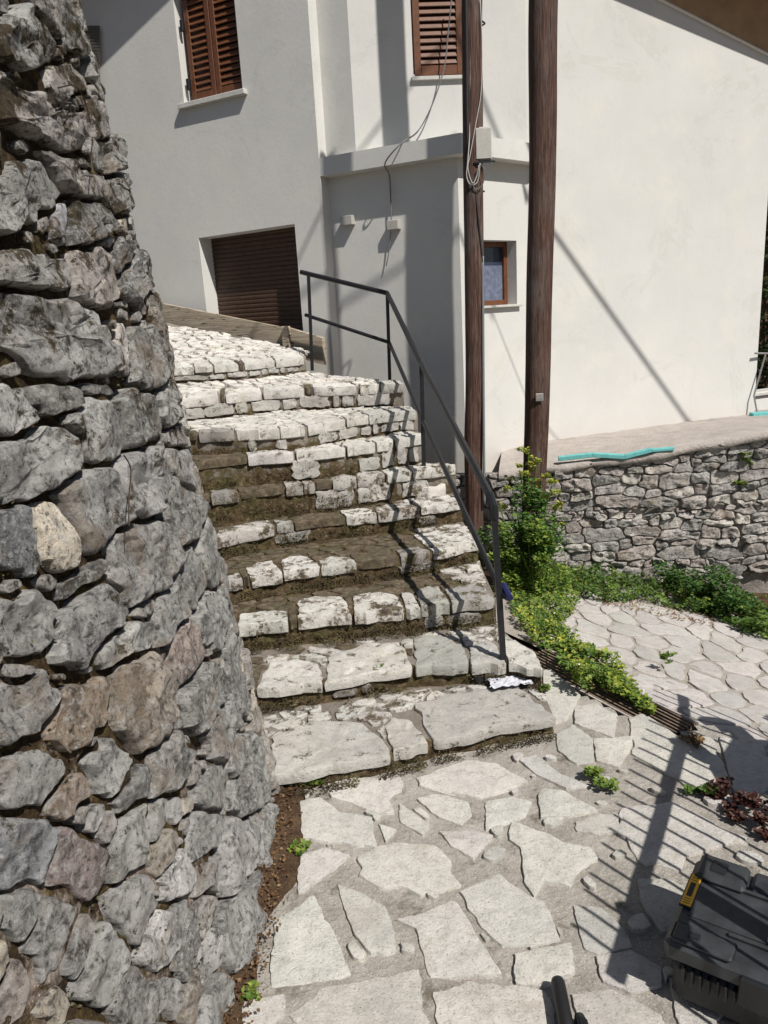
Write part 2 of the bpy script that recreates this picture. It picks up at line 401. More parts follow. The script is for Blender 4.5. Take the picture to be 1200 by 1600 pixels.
def pack(C, Ms, inside=None, gap=.01, nang=20, maxr=1.3, pn=2):
    """grow every seed until it meets a neighbour (anisotropic cells), then open the joint"""
    C = np.array(C, float); Ms = np.array(Ms); n = len(C); res = []
    A = []
    for m in Ms:
        ev, V = np.linalg.eigh(m); A.append(np.diag(np.sqrt(ev)) @ V.T)
    nrm_ = lambda e, a: ((np.abs(e @ a.T) ** pn).sum(-1)) ** (1 / pn)
    rad_ = np.array([1 / math.sqrt(np.linalg.eigvalsh(m)[0]) for m in Ms])
    for i in range(n):
        d = np.linalg.norm(C - C[i], axis=1); nb = np.where((d < (rad_ + rad_[i]) * 1.5) & (d > 0))[0]
        th = np.linspace(0, 2 * math.pi, nang, endpoint=False) + .1 * i
        U = np.stack([np.cos(th), np.sin(th)], 1); lam = nrm_(U, A[i])
        rr = np.linspace(.12, maxr, 44); rr_w = rr[None, :] / lam[:, None]
        pts = C[i] + U[:, None, :] * rr_w[:, :, None]
        ok = np.ones(pts.shape[:2], bool)
        di = np.repeat(rr[None, :], len(th), 0)
        for j in nb:
            e = pts - C[j]; dj = nrm_(e, A[j]); ok &= (di < dj)
        if inside is not None: ok &= inside(pts[..., 0], pts[..., 1])
        first = np.where(ok.all(1), ok.shape[1], np.argmin(ok, 1)) - 1
        if (first < 2).sum() > nang * .35: res.append(None); continue
        r = rr_w[np.arange(len(th)), np.maximum(first, 0)]
        r = np.maximum(r - gap * RND.uniform(.7, 1.4), r * .35)
        res.append(C[i] + U * r[:, None])
    return res
def tint(c, v=.12, h=.018):
    k = 1 + RND.uniform(-v, v); return tuple(max(.01, x * k * (1 + RND.uniform(-h, h))) for x in c)
def inpolys(polys):
    B = [(np.array(p)[:, 0].min(), np.array(p)[:, 0].max(), np.array(p)[:, 1].min(), np.array(p)[:, 1].max()) for p in polys]
    def fn(x, y):
        r = np.zeros(np.shape(x), bool)
        for p, b in zip(polys, B):
            if np.max(x) < b[0] or np.min(x) > b[1] or np.max(y) < b[2] or np.min(y) > b[3]: continue
            r |= pip(x, y, p)
        return r
    return fn

# ================================================================== GROUND
A0 = onz(862, 1034, 0); B0 = onz(1045, 1128, 0)                      # drain line
C0 = onz(870, 890, -.5)                                             # foot of the terrace wall
n_c = np.cross(B0 - A0, C0 - A0); n_c /= np.linalg.norm(n_c)
if n_c[2] < 0: n_c = -n_c
def courtz(x, y): return A0[2] - (n_c[0] * (x - A0[0]) + n_c[1] * (y - A0[1])) / n_c[2]
def onC(px, py): return onpl(px, py, A0, n_c)
dd = (B0 - A0)[:2]; dd /= np.linalg.norm(dd)                         # along the drain
dn = np.array([-dd[1], dd[0]]);
if dn @ (C0 - A0)[:2] < 0: dn = -dn
def gz(x, y):                                                        # ground height: flat forecourt, courtyard falls away beyond the drain
    s = (np.array([x, y]) - A0[:2]) @ dn
    return 0. if s < 0 else courtz(x, y)
# base sheet (one terrain)
xs = np.concatenate([np.linspace(-60, -3, 10), np.linspace(-2.6, 5, 60), np.linspace(5.6, 60, 14)])
ys = np.concatenate([np.linspace(-60, -1.2, 10), np.linspace(-1, 9, 80), np.linspace(10, 90, 16)])
vs = []; 
for y in ys:
    for x in xs:
        s = (np.array([x, y]) - A0[:2]) @ dn
        z = max(gz(x, y), -.62) - .03
        if -.20 < s < .0 and -.3 < (np.array([x, y]) - A0[:2]) @ dd < 1.2: z = -.16
        vs.append((x, y, z))
nx = len(xs); fs = [(j * nx + i, j * nx + i + 1, (j + 1) * nx + i + 1, (j + 1) * nx + i) for j in range(len(ys) - 1) for i in range(nx - 1)]
terrain = link('ground', vs, fs, M['soil'], None, (0, 0, 0)); tag(terrain, 'bare brown ground under and around the stone paving', 'ground', kind='structure')

# stairs geometry ----------------------------------------------------
SZ = [0, .085, .19, .335, .455, .59, .785, .98, 1.13, 1.30, 1.51]
SB = [0] + SZ[:-1]; SB[10] = 1.39; LIFT9 = .09                      # riser feet; the ninth tread climbs to its back
NOSE = {1: [(427, 1210), (505, 1198), (572, 1185), (622, 1172), (665, 1159), (760, 1137), (865, 1118)],
        2: [(400, 1075), (505, 1065), (580, 1052), (645, 1041), (732, 1036), (800, 1034), (850, 1046)],
        3: [(370, 977), (460, 967), (547, 957), (630, 949), (700, 941), (775, 934)],
        4: [(355, 907), (450, 892), (560, 877), (615, 871), (695, 857), (747, 845)],
        5: [(335, 840), (430, 820), (535, 807), (600, 800), (655, 792), (722, 783)],
        6: [(318, 774), (465, 757), (557, 746), (625, 737), (712, 726)],
        7: [(308, 722), (385, 712), (457, 707), (540, 698), (585, 692), (662, 679)],
        8: [(296, 676), (370, 673), (435, 670), (475, 666), (535, 655), (597, 646), (652, 641)],
        9: [(278, 624), (340, 618), (405, 611), (480, 606), (555, 603), (630, 599)],
        10: [(262, 575), (320, 572), (380, 568), (430, 563), (477, 558)]}
NP = {}
for k, pl in NOSE.items():
    Q = [onz(x, y, SZ[k])[:2] for x, y in pl]
    d = Q[0] - Q[1]; d /= np.linalg.norm(d); Q = [Q[0] + d * (.6 if k > 1 else .25)] + Q
    NP[k] = np.array(Q)
def nose_at(k, t):                                                   # t 0..1 along the nosing
    P = NP[k]; s = np.concatenate([[0], np.cumsum(np.linalg.norm(np.diff(P, axis=0), axis=1))]); s /= s[-1]
    return np.array([np.interp(t, s, P[:, 0]), np.interp(t, s, P[:, 1])])
stairs = empty('stone_staircase', (0.1, 4.5, 0), 'worn mossy limestone stairs climbing from the paving to the white house', 'stairs')
MOSSP = [(285, 668), (385, 700), (500, 742), (560, 775), (640, 812), (690, 850), (650, 880), (720, 905), (765, 925), (700, 960), (640, 990), (560, 985), (360, 1015), (300, 850)]
def mossy(px, py):
    return float(pip(px, py, MOSSP))
RM = {1: .85, 2: .95, 3: .95, 4: .95, 5: .95, 6: .8, 7: .55, 8: .45, 9: .32, 10: .3}
# back edge of the top landing: the foot of the board in front of the house wall
PB0, PB1 = onY(214, 494, 8.15), onY(484, 547, 7.28)
LBK = [PB0 + (PB1 - PB0) * i / 70 for i in range(71)]
t_i = lambda t: int(round(min(1, max(0, t)) * 70))
def land(u, v_):                                                     # height of the landing that climbs to the board
    a = np.interp(u, NP[10][:, 0], NP[10][:, 1]); LB = np.array(LBK); b2 = np.interp(u, LB[:, 0], LB[:, 1]); z2 = np.interp(u, LB[:, 0], LB[:, 2])
    return SZ[10] + float(np.clip((v_ - a) / max(.05, b2 - a), 0, 1)) * (z2 - SZ[10])
def lift9(u, v):
    a = np.interp(u, NP[9][:, 0], NP[9][:, 1]); b2 = np.interp(u, NP[10][:, 0], NP[10][:, 1])
    return LIFT9 * float(np.clip((v - a) / max(.1, b2 - a), 0, 1))
vs, fs, mk = [], [], []
NT_ = 70
for k in range(1, 11):
    n0 = len(vs)
    nr, nd = 5, 9
    rows = []
    for i in range(NT_ + 1):
        t = i / NT_; a = nose_at(k, t)
        b = nose_at(k + 1, t) if k < 10 else LBK[t_i(t)][:2]
        colv = []
        for j in range(nr):                                          # riser
            z = SB[k] - .05 + (SZ[k] - SB[k] + .05 - .012) * j / (nr - 1)
            q = np.array([a[0], a[1] + .012, z]); e = fb(q, 9, 3, k) * .018; q[1] += e; colv.append(q)
            px = proj(q); mk.append(RM[k] * (1.05 if px[0] < 620 or k < 6 else .55) + (.3 if j < 2 else 0))
        for j in range(1, nd):
            s = j / (nd - 1); p = a + (b - a) * s * (1.02 if k < 10 else 1); lift = 0
            if k == 9: lift = lift9(*p)
            if k == 10: lift = land(*p) - SZ[10]
            q = np.array([p[0], p[1] + .012, SZ[k] - .012 + lift + fb((p[0], p[1], 0), 10, 3, k) * .010]); colv.append(q)
            px = proj(q); mk.append(.85 * mossy(*px) + (.25 if s > .8 and k < 8 else .05) + (.3 if s > .9 and k < 8 else 0))
        rows.append(colv); vs += colv
    m = nr + nd - 1
    for i in range(NT_):
        for j in range(m - 1):
            a = n0 + i * m + j; fs.append((a, a + 1, a + m + 1, a + m)[::-1])
body = link('step_body', vs, fs, M['step'], stairs, (0.1, 4.5, 0), True, attr=mk)
# right flank of the stairs: masonry skirt down to the ground
b = MB(); pts = []
for k in range(1, 11):
    e = NP[k][-1]; nx_ = NP[k + 1][-1] if k < 10 else e + np.array([-.1, 1.2])
    for q, z in ((e, SZ[k - 1]), (e, SZ[k]), (nx_, SZ[k])): pts.append((q[0] - .012, q[1] + .012, z - .014))
v = []; f = []
for p in pts: v += [p, (p[0] + .02, p[1], -.55 if p[1] > 3.6 else -.05)]
for i in range(len(pts) - 1): f.append((2 * i, 2 * i + 1, 2 * i + 3, 2 * i + 2))
link('side_wall', v, f, M['drystone'], stairs)

FLAGC = (.62, .60, .56)
def fm_z(z0):
    return lambda u, v, h: np.array([u, v, z0 + h])
TPROF = [(1., -1.), (1.0, .55), (.988, .92), (.95, 1.), (.6, 1.), (.25, 1.0)]
def tread_frame(k):
    return (lambda u, v, h: np.array([u, v, SZ[k] - .012 + h + (lift9(u, v) if k == 9 else land(u, v) - SZ[10] if k == 10 else 0)]))
NPROF = [(.94, -1.), (.985, -.9), (1.0, -.3), (.998, .4), (.985, .9), (.955, 1.), (.8, 1.), (.6, 1.), (.4, 1.), (.2, 1.)]
# nosing stones: (x0,x1,depth,brightness)
NS = {1: [(427, 612, .30, .95), (614, 668, .24, .85), (672, 866, .34, .78)],
      2: [(401, 505, .26, 1.05), (509, 645, .30, 1.05), (650, 732, .32, .62), (736, 790, .24, .85), (795, 850, .26, 1.1)],
      3: [(371, 450, .16, 1.), (465, 547, .26, 1.05), (553, 630, .24, 1.05), (634, 656, .2, .9), (658, 702, .26, .7), (706, 772, .24, .65)],
      4: [(356, 378, .1, .85), (391, 441, .22, 1.1), (443, 500, .26, 1.1), (502, 556, .14, 1.0), (625, 672, .14, .5), (677, 747, .34, 1.05)],
      5: [(334, 428, .16, .85), (432, 458, .12, .7), (540, 586, .18, 1.), (590, 652, .16, .95), (657, 722, .30, 1.0)],
      6: [(330, 372, .12, .45), (446, 472, .12, .65), (474, 492, .1, .6), (520, 556, .12, .8), (558, 600, .22, .9), (604, 640, .24, 1.), (644, 712, .30, 1.)],
      7: [(386, 458, .22, .95), (462, 538, .24, 1.), (541, 584, .22, 1.05), (588, 615, .2, 1.), (619, 662, .24, .85)],
      8: [(310, 365, .16, .55), (368, 435, .2, 1.), (438, 476, .2, 1.), (479, 538, .2, 1.), (541, 574, .2, .95), (577, 652, .24, .9)],
      9: [(279, 342, .13, 1.12), (352, 408, .12, 1.1), (412, 474, .14, 1.12), (489, 556, .15, 1.15), (562, 592, .13, 1.), (595, 630, .15, .85)],
      10: [(262, 302, .18, 1.08), (304, 332, .2, 1.), (334, 372, .26, 1.1), (382, 428, .24, 1.08), (430, 476, .25, 1.12)]}
nsx = {k: [p[0] for p in NOSE[k]] for k in NOSE}
for k, lst in NS.items():
    nosing_polys = []
    ay = [p[1] for p in NOSE[k]]
    fwd = NP[min(k + 1, 10)].mean(0) - NP[k].mean(0)
    gapn = max(.05, np.linalg.norm(fwd)) if k < 10 else .8
    dirn = np.array([NP[k][-1][1] - NP[k][1][1], -(NP[k][-1][0] - NP[k][1][0])]); dirn = -dirn / np.linalg.norm(dirn)
    for (x0, x1, dep, br) in lst:
        dep = min(dep * 1.15, gapn * .9)
        def pt(x): return onz(x, np.interp(x, nsx[k], ay), SZ[k])[:2]
        m = 5; front = [pt(x0 + (x1 - x0) * i / (m - 1)) for i in range(m)]
        front = [p - dirn * (.012 + .010 * math.sin(i * 2.1 + x0)) for i, p in enumerate(front)]
        L_ = np.linalg.norm(front[-1] - front[0]); al = (front[-1] - front[0]) / L_
        back = [front[-1] + dirn * dep * RND.uniform(.75, 1) - al * L_ * RND.uniform(0, .12), front[2] + dirn * dep * RND.uniform(.9, 1.1), front[0] + dirn * dep * RND.uniform(.75, 1) + al * L_ * RND.uniform(0, .15)]
        poly = np.array(front + back); nosing_polys.append(poly)
        th = min(.06, (SZ[k] - SB[k]) * RND.uniform(.34, .48))
        stone(poly, tread_frame(k), .013, th, M['sflag'] if 3 <= k <= 6 else M['cflag'], stairs, tint(tuple(c * br * .95 for c in FLAGC), .12), nang=48, prof=NPROF, rough=.7, jag=.09, soft=.03, tilt=.4, nsc=17, oc=4, shp=30)
    # slabs between them, grown over with dried moss
    xl = [(a_, b_) for a_, b_, *_q in lst]; xs0 = [nsx[k][0] - (90 if k > 1 else 0)] + [b_ for a_, b_ in xl]; xs1 = [a_ for a_, b_ in xl] + [nsx[k][-1]]
    for g0_, g1_ in zip(xs0, xs1):
        if g1_ - g0_ < 9: continue
        nn_ = max(1, round((g1_ - g0_) / 70))
        for q_ in range(nn_):
            x0, x1 = g0_ + (g1_ - g0_) * q_ / nn_ + 2, g0_ + (g1_ - g0_) * (q_ + 1) / nn_ - 2
            dep = min(.2, gapn * .8)
            def pt2(x):
                if x < nsx[k][0]: a_, b_ = pt(nsx[k][0]), pt(nsx[k][0] + 20); return a_ + (a_ - b_) / 20 * (nsx[k][0] - x)
                return pt(x)
            front = [pt2(x0 + (x1 - x0) * i / 4) - dirn * (.006 + .010 * math.sin(i * 1.7 + x0)) for i in range(5)]
            poly = np.array(front + [front[-1] + dirn * dep * RND.uniform(.8, 1), front[2] + dirn * dep, front[0] + dirn * dep * RND.uniform(.8, 1)]); nosing_polys.append(poly)
            stone(poly, tread_frame(k), .010, min(.045, (SZ[k] - SB[k]) * .4), M['mflag'] if x1 < 700 or k in (3, 4) else M['sflag'], stairs, tint(tuple(c * .85 for c in FLAGC), .1), nang=36, prof=NPROF, rough=.8, jag=.10, soft=.03, tilt=.4, nsc=17, oc=4, shp=30)
    # second and third rows on the tread
    if k < 10:
        bk = lambda t, kk=k: nose_at(kk + 1, t)
        reg = [nose_at(k, t) + dirn * .05 for t in np.linspace(.0, 1, 12)] + [bk(t) - dirn * .03 for t in np.linspace(1, 0, 12)]
    else:
        reg = [nose_at(k, t) + dirn * .05 for t in np.linspace(.0, 1, 8)] + [PB1[:2], PB0[:2]]
    reg = np.array(reg); blocked = inpolys([soften(resample(p, 20) + (resample(p, 20) - resample(p, 20).mean(0)) * .03, .1) for p in nosing_polys])
    fine = .10 if k < 9 else .072 if k == 9 else .088
    C_, M_ = [], []
    x0, x1 = reg[:, 0].min(), reg[:, 0].max(); y0, y1 = reg[:, 1].min(), reg[:, 1].max()
    tries = 0
    while tries < 2200:
        tries += 1; p = np.array([RND.uniform(x0, x1), RND.uniform(y0, y1)])
        if not pip(p[0], p[1], reg) or blocked(p[0], p[1]): continue
        pz = SZ[k]
        if k == 10: pz += .15
        px = proj((p[0], p[1], pz))
        if px[0] < 225 - 40: continue
        if any(np.linalg.norm(p - q) < fine * .95 for q in C_): continue
        C_.append(p); M_.append(metric(fine * RND.uniform(.75, 1.2), fine * RND.uniform(.42, .6), math.atan2(dirn[0], dirn[1]) * -1 + RND.uniform(-.4, .4)))
    if C_:
        if k == 10:
            fm10 = lambda u, v, h: np.array([u, v, land(u, v) - .012 + h])
        for p in pack(C_, M_, lambda x, y: pip(x, y, reg) & ~blocked(x, y), gap=.009):
            if p is None: continue
            ms_ = mossy(*proj((*np.mean(p, 0), SZ[k]))) or (k in (2, 3, 4, 5) and np.mean(p, 0)[0] < .1 and RND.random() < .5)
            stone(p, fm10 if k == 10 else tread_frame(k), .013 if not ms_ else .008, .02, M['mflag'] if ms_ else M['sflag'] if k < 7 else M['cflag'], stairs,
                  tint(tuple(c * (1.05 if k > 7 else .92) for c in FLAGC), .1), nang=24, prof=TPROF, rough=.7, jag=.13, soft=.06, tilt=.5)
    # riser stones
    zt = SZ[k] - .055; zb = SB[k] + .012
    P = NP[k]; s = np.concatenate([[0], np.cumsum(np.linalg.norm(np.diff(P, axis=0), axis=1))]); Lr = s[-1]
    def rmap(u, v, h, k=k, Lr=Lr, dirn=dirn):
        a = nose_at(k, u / Lr) - dirn * (h - .004) ; return np.array([a[0], a[1], v])
    u = .05
    while u < Lr - .08 and zt - zb > .02:
        wd = RND.choice([.07, .10, .13, .17, .22, .27]) * RND.uniform(.85, 1.15); hk = RND.uniform(.0, .38) * (zt - zb); zs_ = zt; zt = zt - hk; a = nose_at(k, min(1, (u + wd / 2) / Lr)); px = proj((a[0], a[1], (zt + zb) / 2))
        pr = {1: .35, 2: .22, 3: .2, 4: .22, 5: .3, 6: .5, 7: .65, 8: .8, 9: .86, 10: .9}[k]
        if px[0] > 650: pr = max(pr, .7)
        if mossy(px[0], px[1] - 6) and px[0] < 600: pr *= .3
        if px[0] < 425 and 5 < k < 9: pr *= .5
        if RND.random() < pr and u + wd < Lr - .01:
            j = lambda q: RND.uniform(-q, q)
            q = [(u + .008, zb + j(.006)), (u + wd * .5, zb + j(.004) - .002), (u + wd - .012, zb + j(.008)), (u + wd - .008, (zt + zb) / 2), (u + wd - .014 + j(.006), zt + j(.006) - .004), (u + wd * .5, zt + j(.003)), (u + .008 + j(.006), zt + j(.008) - .004), (u + .004, (zt + zb) / 2)]
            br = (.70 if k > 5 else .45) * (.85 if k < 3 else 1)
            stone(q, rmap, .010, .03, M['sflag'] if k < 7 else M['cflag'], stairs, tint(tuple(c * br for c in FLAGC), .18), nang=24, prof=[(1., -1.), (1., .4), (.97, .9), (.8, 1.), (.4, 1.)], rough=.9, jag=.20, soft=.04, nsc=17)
        u += wd + RND.uniform(0, .02); zt = zs_

# forecourt paving -----------------------------------------------------
pav = empty('paved_forecourt', (0.4, 2, 0), 'crazy paving of pale stones in grey mortar at the foot of the stairs', 'paving', kind='structure')
# mortar bed sheet in front of the stairs and up to the drain
bed = []; Ldr = float(np.linalg.norm(B0 - A0)) + .09
S1r = NP[1][-1]
xs = np.linspace(-.9, 3.0, 90); ys = np.linspace(.2, 3.75, 90); v = []; okm = {}
for j, y in enumerate(ys):
    for i, x in enumerate(xs):
        v.append((x, y, -.012 + fb((x, y, 0), 7, 3) * .008))
f = []
for j in range(89):
    for i in range(89):
        x, y = (xs[i] + xs[i + 1]) / 2, (ys[j] + ys[j + 1]) / 2
        sd_ = (np.array([x, y]) - A0[:2]) @ dn; ad_ = (np.array([x, y]) - A0[:2]) @ dd
        if sd_ > .14 or (sd_ > -.11 and -.3 < ad_ < Ldr): continue
        f.append((j * 90 + i, j * 90 + i + 1, (j + 1) * 90 + i + 1, (j + 1) * 90 + i))
link('mortar_bed', v, f, M['mortar'], pav, None, True)
T8 = lambda L: [(300 + x / 2, 1150 + y / 2) for x, y in L]
T7 = lambda L: [(800 + x / 3, 1200 + y / 3) for x, y in L]
T6 = lambda L: [(700 + x / 2.4, 900 + y / 2.4) for x, y in L]
TR = [T8([(410, 155), (480, 130), (560, 128), (650, 120), (655, 165), (610, 190), (630, 235), (570, 235), (500, 205), (440, 190)]),
      T8([(340, 205), (400, 190), (460, 235), (560, 250), (570, 340), (500, 335), (350, 315)]),
      T8([(650, 210), (740, 275), (720, 305), (650, 265)]), T8([(585, 275), (640, 290), (605, 325)]),
      T8([(705, 195), (770, 180), (860, 205), (872, 240), (840, 272), (770, 250), (725, 215)]),
      T8([(530, 365), (620, 335), (760, 340), (800, 390), (808, 430), (845, 465), (715, 492), (650, 465), (590, 470), (530, 430)]),
      T8([(330, 370), (420, 350), (490, 370), (430, 420), (335, 485)]),
      T8([(455, 460), (530, 490), (600, 530), (620, 570), (640, 672), (560, 672), (510, 620), (480, 540)]),
      T8([(260, 590), (330, 530), (380, 495), (415, 570), (445, 610), (490, 735), (380, 760), (250, 775)]),
      T8([(325, 870), (400, 790), (560, 760), (700, 735), (735, 905), (700, 1010), (420, 1010)]),
      T8([(155, 830), (290, 805), (285, 870), (230, 905), (160, 900)]),
      T8([(640, 570), (700, 560), (820, 515), (960, 735), (745, 745), (700, 600)]),
      T8([(850, 490), (960, 430), (1010, 470), (1100, 520), (1145, 635), (970, 650), (900, 590)]),
      T8([(1010, 680), (1180, 645), (1195, 730), (1100, 775), (1010, 770)]),
      T8([(760, 800), (870, 770), (1100, 790), (1130, 905), (1120, 990), (780, 985)]),
      T8([(780, 300), (870, 290), (940, 310), (880, 378), (810, 340)]),
      T8([(705, 130), (860, 75), (950, 85), (1045, 140), (980, 165), (900, 187), (790, 175), (720, 150)]),
      T8([(920, 205), (1000, 190), (1055, 205), (1040, 250), (980, 270), (920, 285)]),
      T7([(0, 250), (150, 300), (240, 345), (350, 370), (395, 420), (310, 470), (270, 550), (150, 520), (110, 595), (60, 530), (45, 370), (-10, 330)]),
      T7([(125, 120), (160, 95), (240, 105), (340, 160), (400, 190), (300, 215), (140, 225)]),
      T7([(300, 250), (400, 215), (495, 215), (500, 290), (400, 305), (310, 290)]),
      T7([(530, 200), (740, 190), (1110, 350), (870, 350), (820, 400), (790, 470), (600, 430), (520, 290)]),
      T7([(290, 645), (420, 650), (520, 750), (560, 830), (420, 865), (340, 840)]),
      T7([(400, 880), (560, 850), (690, 930), (700, 1010), (560, 1045), (430, 1000)]),
      T7([(740, 980), (850, 1040), (1000, 1130), (900, 1230), (780, 1190)]),
      T7([(290, 1060), (470, 1040), (700, 1150), (720, 1260), (330, 1260)]),
      T7([(590, 520), (740, 520), (900, 600), (960, 720), (700, 760), (620, 640)]),
      T6([(410, 590), (470, 560), (540, 610), (545, 690), (480, 700), (415, 650)]),
      T6([(480, 490), (550, 475), (630, 520), (620, 600), (480, 550)]),
      T6([(548, 610), (690, 600), (690, 630), (640, 715), (560, 690)]),
      T6([(680, 530), (740, 520), (860, 600), (985, 600), (1060, 800), (930, 800), (800, 720), (700, 660)]),
      T6([(250, 380), (380, 345), (490, 440), (470, 500), (430, 540), (400, 545), (390, 520), (310, 440)]),
      T6([(1020, 600), (1180, 640), (1250, 780), (1120, 830), (1070, 790)]),
      T6([(660, 870), (850, 850), (1100, 980), (1000, 1010), (900, 1040), (640, 960)]),
      T6([(270, 690), (330, 670), (420, 740), (520, 780), (440, 790), (330, 740)])]
fpoly = []
for px in TR:
    P = np.array([onz(x, y, 0)[:2] for x, y in px]); fpoly.append(P)
    P = P + (P - P.mean(0)) * .045
    cy_ = np.mean([q[1] for q in px]); cx_ = np.mean([q[0] for q in px])
    stone(P, fm_z(-.009), .008, .02, M['flag'], pav, tint(tuple(c * (1.0 if cx_ < 860 else .9) for c in FLAGC), .07), nang=64, prof=TPROF, rough=.35, jag=.075, name='flagstone', soft=.04, tilt=.3, nsc=14)
S1poly = [nose_at(1, t) for t in np.linspace(0, 1, 8)] + [np.array([S1r[0] + .05, S1r[1] + .3]), np.array([S1r[0] - .1, 4.2]), np.array([-1.2, 4.2])]
blocked = inpolys([soften(resample(p, 30) + (resample(p, 30) - p.mean(0)) * .05, .1) for p in fpoly] + [np.array(S1poly)])
def fore_ok(x, y):
    x = np.asarray(x); y = np.asarray(y)
    s = (x - A0[0]) * dn[0] + (y - A0[1]) * dn[1]
    return ~blocked(x, y) & ~((s > -.14) & (x > .6)) & (x > -.40 + .0 * y)
C_, M_ = [], []
for _ in range(5200):
    p = np.array([RND.uniform(-.4, 2.9), RND.uniform(.6, 3.7)])
    if not fore_ok(p[0], p[1]): continue
    big = p[1] < 1.4 or p[0] > 1.4
    r = RND.uniform(.10, .15) if big else RND.uniform(.018, .05)
    if not big and RND.random() < .9: continue
    if any(np.linalg.norm(p - q) < (r + rr_) * (.72 if big else 1.5) for q, rr_ in C_): continue
    C_.append((p, r)); M_.append(metric(r * 1.15, r * .8, RND.uniform(0, 3)))
for p in pack([c[0] for c in C_], M_, fore_ok, gap=.016, maxr=1.25):
    if p is None: continue
    stone(p, fm_z(-.006), .010, .02, M['flag'], pav, tint(tuple(c * .9 for c in FLAGC), .12), nang=18, prof=TPROF, rough=.4, jag=.15, name='flagstone')
# stone edging right of the stairs, between steps and drain: rising verge
# courtyard paving -------------------------------------------------------
cour = empty('paved_courtyard', (2, 4.5, -.2), 'sloping courtyard of narrow pale flagstones below the terrace wall', 'paving', kind='structure')
v = []; f = []; nu, nv = 70, 50
o2 = A0[:2] + dn * .10
for j in range(nv + 1):
    for i in range(nu + 1):
        q = o2 - dd * 1.6 + dd * 6.5 * i / nu + dn * 3.4 * j / nv
        v.append((q[0], q[1], courtz(*q) - .007 + fb((q[0], q[1], 3), 6, 3) * .010))
f = [(j * (nu + 1) + i, j * (nu + 1) + i + 1, (j + 1) * (nu + 1) + i + 1, (j + 1) * (nu + 1) + i) for j in range(nv) for i in range(nu)]
link('mortar_bed', v, f, M['court'], cour, None, True)
cfm = lambda u, v_, h: np.array([u, v_, courtz(u, v_) - .006 + h])
C_, M_ = [], []
def J_at(fn, x, y, e=2.):                                            # d(surface)/d(pixel)
    return np.stack([(fn(x + e, y) - fn(x - e, y)) / (2 * e), (fn(x, y + e) - fn(x, y - e)) / (2 * e)], 1)
fc = lambda x, y: onC(x, y)[:2]
yrow = 935.
while yrow < 1330:
    hh = 13 + (yrow - 935) * .065
    x = 840 + RND.uniform(0, 30) + max(0, (yrow - 1040)) * 1.6
    while x < 1420:
        wd = hh * RND.uniform(1.9, 4.2)
        px, py = x + wd / 2, yrow + RND.uniform(-3, 3)
        p = fc(px, py)
        if (p - A0[:2]) @ dn > .16 and p[1] < 7.2:
            Ji = np.linalg.inv(J_at(fc, px, py)); m = Ji.T @ metric(wd * .54, hh * .50, rad(20 + RND.uniform(-10, 12))) @ Ji
            C_.append(p); M_.append(m)
        x += wd
    yrow += hh * 1.15
print('court', len(C_))
for p in pack(C_, M_, lambda x, y: ((x - A0[0]) * dn[0] + (y - A0[1]) * dn[1]) > .13, gap=.011, maxr=1.5, nang=30, pn=3):
    if p is None: continue
    stone(p, cfm, .006, .02, M['flag'], cour, tint(tuple(c * .86 for c in (.62, .59, .565)), .10), nang=28, prof=TPROF, rough=.6, jag=.10, name='flagstone', tilt=.5, soft=.06)

# drain grate --------------------------------------------------------------
dr = empty('drain_grate', (A0[0], A0[1], 0), 'long rusty bar grate set in the paving right of the stairs, half overgrown', 'drain grate')
Ld = float(np.linalg.norm(B0 - A0)) + .22; g0 = A0[:2] - dd * .15 - dn * .085
for i in range(8):
    q = g0 + dn * .024 * i; b = MB().box((q[0], q[1], -.028), (*(dd * Ld), 0), (*(dn * .008), 0), (0, 0, .022)); b.build('bar', M['rust'], dr)
for t in np.arange(0, Ld, .3):
    q = g0 + dd * t; MB().box((q[0], q[1], -.034), (*(dd * .012), 0), (*(dn * .18), 0), (0, 0, .012)).build('cross_bar', M['rust'], dr)
for s in (-.012, .185):
    q = g0 + dn * s; MB().box((q[0], q[1], -.18), (*(dd * Ld), 0), (*(dn * .012), 0), (0, 0, .172)).build('channel_side', M['concrete'], dr)

# ================================================================== BIG RETAINING WALL (left)
W0 = onz(342, 1600)[:2]; W1 = onz(388, 1450)[:2]; W2 = onz(416, 1310)[:2]
base_pts = [(-1.75, -1.3), (-1.15, -.1), (-.86, .65), (-.64, 1.2), tuple(W0), tuple(W1), tuple(W2), (W2[0] - .015, W2[1] + .3), (W2[0] - .13, W2[1] + .65), (W2[0] - .42, W2[1] + .98), (W2[0] - .95, W2[1] + 1.25), (W2[0] - 2.0, W2[1] + 1.5), (W2[0] - 4.2, W2[1] + 1.75)]
BC = cr(base_pts, 16); bs = np.concatenate([[0], np.cumsum(np.linalg.norm(np.diff(BC, axis=0), axis=1))]); SMAX = bs[-1]
TG = np.gradient(BC, bs, axis=0); TG /= np.linalg.norm(TG, axis=1)[:, None]; NRM = np.stack([TG[:, 1], -TG[:, 0]], 1)  # outward = right of travel
BAT = .128
def wallS(s, z, h=0.):
    x = np.interp(s, bs, BC[:, 0]); y = np.interp(s, bs, BC[:, 1]); nx_ = np.interp(s, bs, NRM[:, 0]); ny = np.interp(s, bs, NRM[:, 1])
    k = h - BAT * z; return np.array([x + nx_ * k, y + ny * k, z + h * .1])
ZT = 3.35
